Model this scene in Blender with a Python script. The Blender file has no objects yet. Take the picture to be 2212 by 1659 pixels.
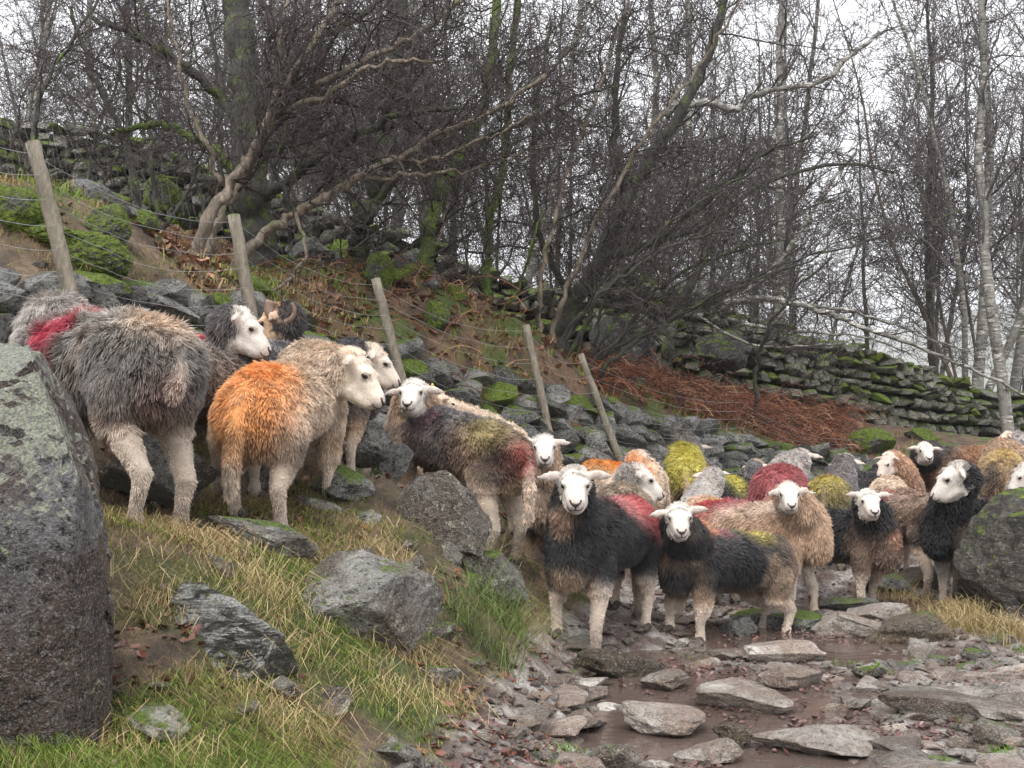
import bpy, bmesh, math, random
import numpy as np
from mathutils import Vector, Matrix, Euler
from mathutils.bvhtree import BVHTree
S = bpy.context.scene
COL = S.collection
R = math.radians
random.seed(7); rs = np.random.RandomState(11)
# ------------------------------------------------------------------ camera, world, sun, exposure
F, CX, CY, HZ, CH = 2670.0, 1106.0, 829.5, 960.0, 1.05      # focal length etc. in units of a 2212 px wide frame
TH = math.atan((HZ - CY) / F)
cam = bpy.data.objects.new('camera', bpy.data.cameras.new('camera')); COL.objects.link(cam)
cam.location = (0, 0, CH); cam.rotation_euler = (R(90) + TH, 0, 0)
cam.data.sensor_width = 36; cam.data.lens = 36 * F / 2212; cam.data.clip_start = .05; cam.data.clip_end = 3000
S.camera = cam
SUN_EL, SUN_AZ = 52, 200            # soft light from behind and left of the camera
w = bpy.data.worlds.new("World"); S.world = w; w.use_nodes = True
nt = w.node_tree; bg = nt.nodes['Background']
sky = nt.nodes.new('ShaderNodeTexSky'); sky.sky_type = 'NISHITA'; sky.sun_disc = False
sky.sun_elevation = R(SUN_EL); sky.sun_rotation = R(SUN_AZ); sky.dust_density = 4; sky.air_density = 1.2
mixw = nt.nodes.new('ShaderNodeMix'); mixw.data_type = 'RGBA'; mixw.inputs[0].default_value = .93
mixw.inputs[7].default_value = (7.9, 7.98, 8.3, 1)          # overcast cloud cover
tcw = nt.nodes.new('ShaderNodeTexCoord'); nzw = nt.nodes.new('ShaderNodeTexNoise'); nzw.inputs['Scale'].default_value = 1.6
nzw.inputs['Detail'].default_value = 3
mpw = nt.nodes.new('ShaderNodeMapRange'); mpw.inputs[1].default_value = .3; mpw.inputs[2].default_value = .7
mpw.inputs[3].default_value = .9; mpw.inputs[4].default_value = 1.08
vmw = nt.nodes.new('ShaderNodeVectorMath'); vmw.operation = 'SCALE'; vmw.inputs[0].default_value = (7.9, 7.98, 8.3)
nt.links.new(tcw.outputs['Generated'], nzw.inputs['Vector']); nt.links.new(nzw.outputs['Fac'], mpw.inputs[0])
nt.links.new(mpw.outputs[0], vmw.inputs['Scale']); nt.links.new(vmw.outputs[0], mixw.inputs[7])
nt.links.new(sky.outputs[0], mixw.inputs[6]); nt.links.new(mixw.outputs[2], bg.inputs[0])
bg.inputs[1].default_value = .105
sd = bpy.data.lights.new('sun', 'SUN'); sd.energy = 1.5; sd.angle = R(35); sd.color = (1, .97, .92)
sun = bpy.data.objects.new('sun', sd); COL.objects.link(sun)
sun.rotation_euler = Vector((math.sin(R(SUN_AZ)) * math.cos(R(SUN_EL)), math.cos(R(SUN_AZ)) * math.cos(R(SUN_EL)), math.sin(R(SUN_EL)))).to_track_quat('Z', 'Y').to_euler()
S.view_settings.view_transform = 'Standard'; S.view_settings.look = 'None'; S.view_settings.gamma = 1
S.view_settings.exposure = 1.12
S.render.engine = 'CYCLES'
S.cycles.max_bounces = 5; S.cycles.diffuse_bounces = 3; S.cycles.glossy_bounces = 2; S.cycles.volume_bounces = 1
S.cycles.use_denoising = True

# ------------------------------------------------------------------ helpers
def W(u, v, Y):
    a, b = (u - CX) / F, (CY - v) / F
    dy = math.cos(TH) - b * math.sin(TH); dz = b * math.cos(TH) + math.sin(TH)
    t = Y / dy
    return np.array((a * t, Y, CH + dz * t))
def hash3(i, j, k, s):
    h = (i * 374761393 + j * 668265263 + k * 2147483647 + s * 974634777) & 0xffffffff
    h = ((h ^ (h >> 13)) * 1274126177) & 0xffffffff
    return ((h ^ (h >> 16)) & 0xffff) / 65535.0
def vn(p, f=1.0, s=0):
    p = np.asarray(p, float) * f
    i = np.floor(p).astype(np.int64); t = p - i; t = t * t * (3 - 2 * t); r = 0
    for a in (0, 1):
        wx = t[:, 0] if a else 1 - t[:, 0]
        for b in (0, 1):
            wy = t[:, 1] if b else 1 - t[:, 1]
            for c in (0, 1):
                wz = t[:, 2] if c else 1 - t[:, 2]
                r = r + wx * wy * wz * hash3(i[:, 0] + a, i[:, 1] + b, i[:, 2] + c, s)
    return r * 2 - 1
def fbm(p, f=1.0, s=0, o=4, g=.5):
    r = 0; a = 1.0; t = 0
    for k in range(o):
        r = r + a * vn(p, f, s + k * 17); t += a; a *= g; f *= 2.03
    return r / t
def lerp(a, b, t):
    t = np.asarray(t)[..., None] if np.ndim(t) else t
    return np.asarray(a) * (1 - t) + np.asarray(b) * t
def sm(x, a, b):
    t = np.clip((x - a) / (b - a), 0, 1); return t * t * (3 - 2 * t)
def mesh_np(name, V, Fs, mat=None, col=None, smooth=True):
    me = bpy.data.meshes.new(name); V = np.ascontiguousarray(V, dtype=np.float32)
    if not isinstance(Fs, (list, tuple)): Fs = [Fs]
    Fs = [np.asarray(f, dtype=np.int32) for f in Fs if len(f)]
    me.vertices.add(len(V)); me.vertices.foreach_set('co', V.ravel())
    nl = sum(f.size for f in Fs); npo = sum(len(f) for f in Fs)
    me.loops.add(nl); me.loops.foreach_set('vertex_index', np.concatenate([f.ravel() for f in Fs]))
    me.polygons.add(npo)
    st = []; c = 0
    for f in Fs:
        st.append(c + np.arange(len(f)) * f.shape[1]); c += f.size
    me.polygons.foreach_set('loop_start', np.concatenate(st).astype(np.int32))
    me.update(calc_edges=True)
    me.polygons.foreach_set('use_smooth', np.full(len(me.polygons), smooth))
    if col is not None: setcol(me, col)
    if mat: me.materials.append(mat)
    return me
def setcol(me, col):
    a = me.color_attributes.new('Col', 'FLOAT_COLOR', 'POINT')
    c4 = np.ones((len(me.vertices), 4), np.float32); c4[:, :3] = col; a.data.foreach_set('color', c4.ravel())
def ob(name, me, parent=None, loc=None, rot=None, scale=None):
    o = bpy.data.objects.new(name, me); COL.objects.link(o)
    if parent is not None: o.parent = parent
    if loc is not None: o.location = loc
    if rot is not None: o.rotation_euler = rot
    if scale is not None: o.scale = scale
    return o
def tag(o, label=None, cat=None, group=None, kind=None):
    if label: o['label'] = label
    if cat: o['category'] = cat
    if group: o['group'] = group
    if kind: o['kind'] = kind
    return o
def tube(P, rad, n=8, cap=True):
    P = np.asarray(P, float); m = len(P); rad = np.broadcast_to(rad, (m,))
    T = np.gradient(P, axis=0); T /= np.linalg.norm(T, axis=1)[:, None] + 1e-9
    up = np.array((.13, .31, .94)); A = np.cross(T, up); A /= np.linalg.norm(A, axis=1)[:, None] + 1e-9
    B = np.cross(T, A); an = np.arange(n) * 2 * math.pi / n
    V = P[:, None] + rad[:, None, None] * (np.cos(an)[None, :, None] * A[:, None] + np.sin(an)[None, :, None] * B[:, None])
    V = V.reshape(-1, 3); i = np.arange(m - 1)[:, None] * n; j = np.arange(n)[None]; k = (j + 1) % n
    Fq = np.stack([i + j, i + k, i + n + k, i + n + j], -1).reshape(-1, 4)
    if cap:
        V = np.vstack([V, P[:1], P[-1:]]); c0 = m * n; jj = np.arange(n); kk = (jj + 1) % n
        Ft = np.vstack([np.stack([kk, jj, np.full(n, c0)], -1), np.stack([(m - 1) * n + jj, (m - 1) * n + kk, np.full(n, c0 + 1)], -1)])
        return V, [Fq, Ft]
    return V, [Fq]
def join(parts):
    Vs = []; q = []; t = []; o = 0
    for V, Fs in parts:
        for f in Fs:
            (q if f.shape[1] == 4 else t).append(f + o)
        Vs.append(V); o += len(V)
    return np.vstack(Vs), [np.vstack(x) for x in (q, t) if x]
def smoothpath(P, n=6, jit=0, seed=0):
    P = np.asarray(P, float); m = len(P); out = []
    Q = np.vstack([2 * P[0] - P[1], P, 2 * P[-1] - P[-2]])
    for i in range(m - 1):
        a, b, c, d = Q[i], Q[i + 1], Q[i + 2], Q[i + 3]
        for k in range(n):
            t = k / n
            out.append(.5 * (2 * b + (c - a) * t + (2 * a - 5 * b + 4 * c - d) * t * t + (3 * b - a - 3 * c + d) * t ** 3))
    out.append(P[-1]); out = np.array(out)
    if jit:
        r = np.random.RandomState(seed); out[1:-1] += r.normal(0, jit, (len(out) - 2, 3))
    return out

# ------------------------------------------------------------------ materials
class NT:
    def __init__(s, name):
        s.m = bpy.data.materials.new(name); s.m.use_nodes = True; s.t = s.m.node_tree; s.b = s.t.nodes['Principled BSDF']
    def n(s, typ, **kw):
        x = s.t.nodes.new('ShaderNode' + typ)
        for k, v in kw.items():
            if hasattr(x, k): setattr(x, k, v)
            else: x.inputs[k.replace('_', ' ')].default_value = v
        return x
    def l(s, a, b): s.t.links.new(a, b)
    def noise(s, scale, detail=4, rough=.6, vec=None, dist=0):
        x = s.n('TexNoise'); x.inputs['Scale'].default_value = scale; x.inputs['Detail'].default_value = detail
        x.inputs['Roughness'].default_value = rough; x.inputs['Distortion'].default_value = dist
        if vec is not None: s.l(vec, x.inputs['Vector'])
        return x.outputs['Fac']
    def rng(s, v, a, b, c=0, d=1):
        x = s.n('MapRange'); s.l(v, x.inputs[0])
        for i, q in enumerate((a, b, c, d)): x.inputs[i + 1].default_value = q
        return x.outputs[0]
    def mix(s, f, a, b, typ='MIX'):
        x = s.n('Mix'); x.data_type = 'RGBA'; x.blend_type = typ
        for i, q in ((0, f), (6, a), (7, b)):
            if hasattr(q, 'is_output'): s.l(q, x.inputs[i])
            else: x.inputs[i].default_value = q if i == 0 else (*q, 1)
        return x.outputs[2]
    def math(s, op, a, b):
        x = s.n('Math'); x.operation = op
        for i, q in enumerate((a, b)):
            if hasattr(q, 'is_output'): s.l(q, x.inputs[i])
            else: x.inputs[i].default_value = q
        return x.outputs[0]
    def bump(s, h, strength=.5, dist=.02):
        x = s.n('Bump'); x.inputs['Strength'].default_value = strength; x.inputs['Distance'].default_value = dist
        s.l(h, x.inputs['Height']); s.l(x.outputs[0], s.b.inputs['Normal'])
    def pos(s): return s.n('NewGeometry').outputs['Position']
    def nz(s):
        x = s.n('SeparateXYZ'); s.l(s.n('NewGeometry').outputs['Normal'], x.inputs[0]); return x.outputs[2]

def rock_mat(name, dark, light, lichen=(.42, .45, .3), la=.5, moss=(.12, .18, .02), ma=.35, rough=.42, sc=1.0, band=False, brown=None, topl=None, crack=.25, bs=(6, 9, 40), br=.45, fleck=.5):
    t = NT(name); p = t.pos(); rnd = t.n('ObjectInfo').outputs['Random']
    n1 = t.noise(5 * sc, 6, .65, p); n2 = t.noise(38 * sc, 5, .7, p); n3 = t.noise(130 * sc, 3, .6, p)
    c = t.mix(t.rng(n1, .35, .68), dark, light)
    if brown: c = t.mix(t.rng(t.noise(3.1 * sc, 5, .6, p), .4, .54, 0, .88), c, brown)
    c = t.mix(t.rng(n2, .36, .5), tuple(x * crack for x in dark), c)
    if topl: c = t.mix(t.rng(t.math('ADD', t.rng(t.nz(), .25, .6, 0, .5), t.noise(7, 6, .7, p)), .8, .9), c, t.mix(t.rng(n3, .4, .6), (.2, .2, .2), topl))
    c = t.mix(t.math('MULTIPLY', t.rng(n3, .56, .7), .45), c, tuple(min(1, x * 1.9) for x in light))
    c = t.mix(1.0, c, t.mix(rnd, (.5, .49, .47), (1.35, 1.32, 1.27)), 'MULTIPLY')
    c = t.mix(t.rng(t.noise(60 * sc, 4, .7, p, 1.5), .57, .62, 0, fleck), c, (.55, .54, .52))
    lic = t.math('MULTIPLY', t.rng(t.noise(15 * sc, 8, .78, p, .3), .63 - .1 * la, .69 - .1 * la), t.rng(n2, .3, .5, .2, .9))
    c = t.mix(lic, c, lichen)
    mo = t.math('ADD', t.rng(t.nz(), .1, 1.0, -.35, .35), t.noise(3.4 * sc, 6, .65, p))
    mf = t.rng(mo, 1.02 - .75 * ma, 1.10 - .75 * ma)
    mc = t.mix(t.rng(t.noise(55, 4, .7, p), .35, .65), tuple(x * .3 for x in moss), tuple(x * 1.4 for x in moss))
    c = t.mix(mf, c, mc)
    if band:
        mq = t.n('Mapping'); mq.inputs['Scale'].default_value = bs; mq.inputs['Rotation'].default_value = (.3, br, 0); t.l(p, mq.inputs[0])
        c = t.mix(t.rng(t.noise(1, 6, .75, mq.outputs[0], .8), .42, .58), tuple(x * .4 for x in dark), c)
    t.l(c, t.b.inputs['Base Color'])
    t.l(t.math('MAXIMUM', t.rng(n1, .3, .7, rough - .2, rough + .1), t.math('MULTIPLY', mf, .9)), t.b.inputs['Roughness'])
    v = p
    if band:
        mp = t.n('Mapping'); mp.inputs['Scale'].default_value = bs; mp.inputs['Rotation'].default_value = (.3, br, 0); t.l(p, mp.inputs[0]); v = mp.outputs[0]
        h = t.math('ADD', t.noise(1, 6, .7, v), t.math('MULTIPLY', n2, .5))
    else: h = t.math('ADD', n2, t.math('ADD', t.math('MULTIPLY', n3, .35), t.math('MULTIPLY', t.noise(14 * sc, 4, .6, p), 1.3)))
    t.bump(h, 1.0, .045)
    return t.m
M = {}
M['wall_stone'] = rock_mat('wall_stone', (.075, .075, .072), (.38, .375, .36), lichen=(.36, .38, .25), la=.3, ma=.38, rough=.28)
M['rear_stone'] = rock_mat('rear_stone', (.07, .07, .06), (.29, .285, .24), lichen=(.38, .41, .22), la=.6, ma=.5, rough=.42)
M['moss_rock'] = rock_mat('moss_rock', (.05, .055, .045), (.17, .17, .15), la=.3, ma=1.25, moss=(.13, .185, .016), rough=.5)
M['boulder'] = rock_mat('boulder', (.05, .044, .042), (.24, .24, .25), lichen=(.4, .46, .26), la=.1, ma=.12, rough=.2, brown=(.06, .032, .02), topl=(.4, .43, .3), fleck=.3)
M['dark_rock'] = rock_mat('dark_rock', (.02, .02, .019), (.09, .09, .085), la=.2, ma=.55, rough=.4)
M['slab'] = rock_mat('slab', (.16, .16, .165), (.5, .5, .52), lichen=(.5, .52, .4), la=.15, ma=.22, rough=.42, band=True)
M['grey_rock'] = rock_mat('grey_rock', (.14, .135, .125), (.42, .41, .39), lichen=(.5, .52, .4), la=.55, ma=.3, rough=.36, brown=(.12, .09, .065))
M['mud_rock'] = rock_mat('mud_rock', (.36, .31, .28), (.8, .77, .72), lichen=(.45, .42, .36), la=.1, ma=.02, rough=.26, brown=(.3, .21, .16), crack=.55)
M['edge_boulder'] = rock_mat('edge_boulder', (.06, .05, .04), (.3, .27, .22), la=.3, ma=.6, moss=(.14, .2, .02), rough=.35, band=True, bs=(4, 6, 22), br=.2)
M['pale_top'] = rock_mat('pale_top', (.035, .032, .022), (.12, .11, .08), la=0, ma=.35, moss=(.07, .09, .015), rough=.4, band=True, topl=(.58, .59, .56))  # dark base colour stands for side moss and for painted-in shade below the top
M['brown_rock'] = rock_mat('brown_rock', (.07, .05, .035), (.24, .18, .12), la=.2, ma=.15, rough=.3)

def vmat(name, rough=.8, var=.35, nscale=60, bump=0, spec=.3, dist=.01):
    t = NT(name); a = t.n('Attribute'); a.attribute_name = 'Col'
    n = t.noise(nscale, 4, .7, t.pos())
    c = t.mix(1.0, a.outputs['Color'], t.mix(t.rng(n, .25, .75), (1 - var,) * 3, (1 + var,) * 3), 'MULTIPLY')
    t.l(c, t.b.inputs['Base Color']); t.b.inputs['Roughness'].default_value = rough; t.b.inputs['Specular IOR Level'].default_value = spec
    if bump: t.bump(n, bump, dist)
    return t.m
M['fleece'] = vmat('fleece', .48, .15, 90, 0, .5)
M['skin'] = vmat('skin', .8, .22, 120, .6, .2, .006)
M['leafy'] = vmat('leafy', .6, .2, 30, 0, .3)
def ground_mat():
    t = NT('ground'); a = t.n('Attribute'); a.attribute_name = 'Col'; p = t.pos()
    n = t.noise(26, 6, .75, p); n2 = t.noise(95, 4, .7, p)
    c = t.mix(1.0, a.outputs['Color'], t.mix(t.rng(n, .3, .7), (.35,) * 3, (1.6,) * 3), 'MULTIPLY')
    c = t.mix(1.0, c, t.mix(t.rng(n2, .3, .7), (.6,) * 3, (1.4,) * 3), 'MULTIPLY')
    t.l(c, t.b.inputs['Base Color'])
    wt = t.n('Attribute'); wt.attribute_name = 'Wet'
    r = t.math('SUBTRACT', .95, t.math('MULTIPLY', wt.outputs['Fac'], t.rng(n, .35, .65, .9, .62)))
    t.l(r, t.b.inputs['Roughness'])
    t.bump(t.math('ADD', n, t.math('MULTIPLY', n2, .5)), .9, .03); return t.m
M['ground'] = ground_mat()
def bark_mat(name, dark, light, moss=0, birch=False):
    t = NT(name); p = t.pos()
    mp = t.n('Mapping'); mp.inputs['Scale'].default_value = (30, 30, 9) if not birch else (6, 6, 28); t.l(p, mp.inputs[0])
    n = t.noise(1, 5, .7, mp.outputs[0]); n2 = t.noise(5, 4, .6, p)
    if birch: c = t.mix(t.rng(n, .46, .6), dark, light); c = t.mix(t.rng(n2, .42, .62), tuple(x * .32 for x in light), c)
    else: c = t.mix(t.rng(n, .3, .7), dark, light)
    if moss:
        c = t.mix(t.rng(t.noise(7, 5, .7, p), .62 - .3 * moss, .78 - .3 * moss), c, t.mix(t.rng(t.noise(60, 3, .6, p), .35, .65), (.03, .05, .005), (.13, .2, .02)))
    t.l(c, t.b.inputs['Base Color']); t.b.inputs['Roughness'].default_value = .7; t.bump(n, .9, .02); return t.m
M['bark_dark'] = bark_mat('bark_dark', (.014, .013, .011), (.06, .055, .045), .35)
M['bark_moss'] = bark_mat('bark_moss', (.03, .028, .018), (.09, .085, .06), .95)
M['bark_pale'] = bark_mat('bark_pale', (.035, .026, .02), (.3, .24, .18), .2)
M['birch'] = bark_mat('birch', (.05, .045, .04), (.68, .65, .58), .1, True)
M['twig'] = bark_mat('twig', (.014, .011, .011), (.085, .064, .056))
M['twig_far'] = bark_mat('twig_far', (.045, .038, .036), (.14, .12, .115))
M['post'] = bark_mat('post', (.1, .085, .06), (.3, .26, .2), .1)
def simple(name, c, rough=.5, metal=0, spec=.5):
    t = NT(name); n = t.noise(40, 3, .6, t.pos())
    t.l(t.mix(t.rng(n, .3, .7), tuple(x * .75 for x in c), tuple(min(1, x * 1.2) for x in c)), t.b.inputs['Base Color'])
    t.b.inputs['Roughness'].default_value = rough; t.b.inputs['Metallic'].default_value = metal; t.b.inputs['Specular IOR Level'].default_value = spec; return t.m
M['wire'] = simple('wire', (.42, .43, .44), .4, .6)
M['eye'] = simple('eye', (.012, .009, .008), .08)
M['nose'] = simple('nose', (.05, .035, .04), .6)
M['hoof'] = simple('hoof', (.06, .045, .035), .6)
M['horn'] = simple('horn', (.2, .13, .09), .55)
M['tag_blue'] = simple('tag_blue', (.05, .35, .5), .4); M['tag_yellow'] = simple('tag_yellow', (.7, .45, .05), .4)
def water_mat():
    t = NT('puddle_water'); p = t.pos()
    t.b.inputs['Base Color'].default_value = (.11, .08, .068, 1); t.b.inputs['Roughness'].default_value = .04
    mp = t.n('Mapping'); mp.inputs['Scale'].default_value = (6, 16, 1); t.l(p, mp.inputs[0])
    t.bump(t.noise(1.3, 3, .5, mp.outputs[0]), .12, .03); return t.m
M['water'] = water_mat()

# ------------------------------------------------------------------ sheep table (pixel positions read in a 2212 px wide frame)
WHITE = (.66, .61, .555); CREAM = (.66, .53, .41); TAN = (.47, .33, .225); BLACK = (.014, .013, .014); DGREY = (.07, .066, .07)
GREY = (.21, .195, .195); LGREY = (.46, .425, .4); BROWN = (.19, .125, .09); ORANGE = (.82, .38, .14); YEL = (.58, .52, .13); OCH = (.42, .34, .09); RED = (.38, .115, .12); PINK = (.58, .23, .22)
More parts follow.
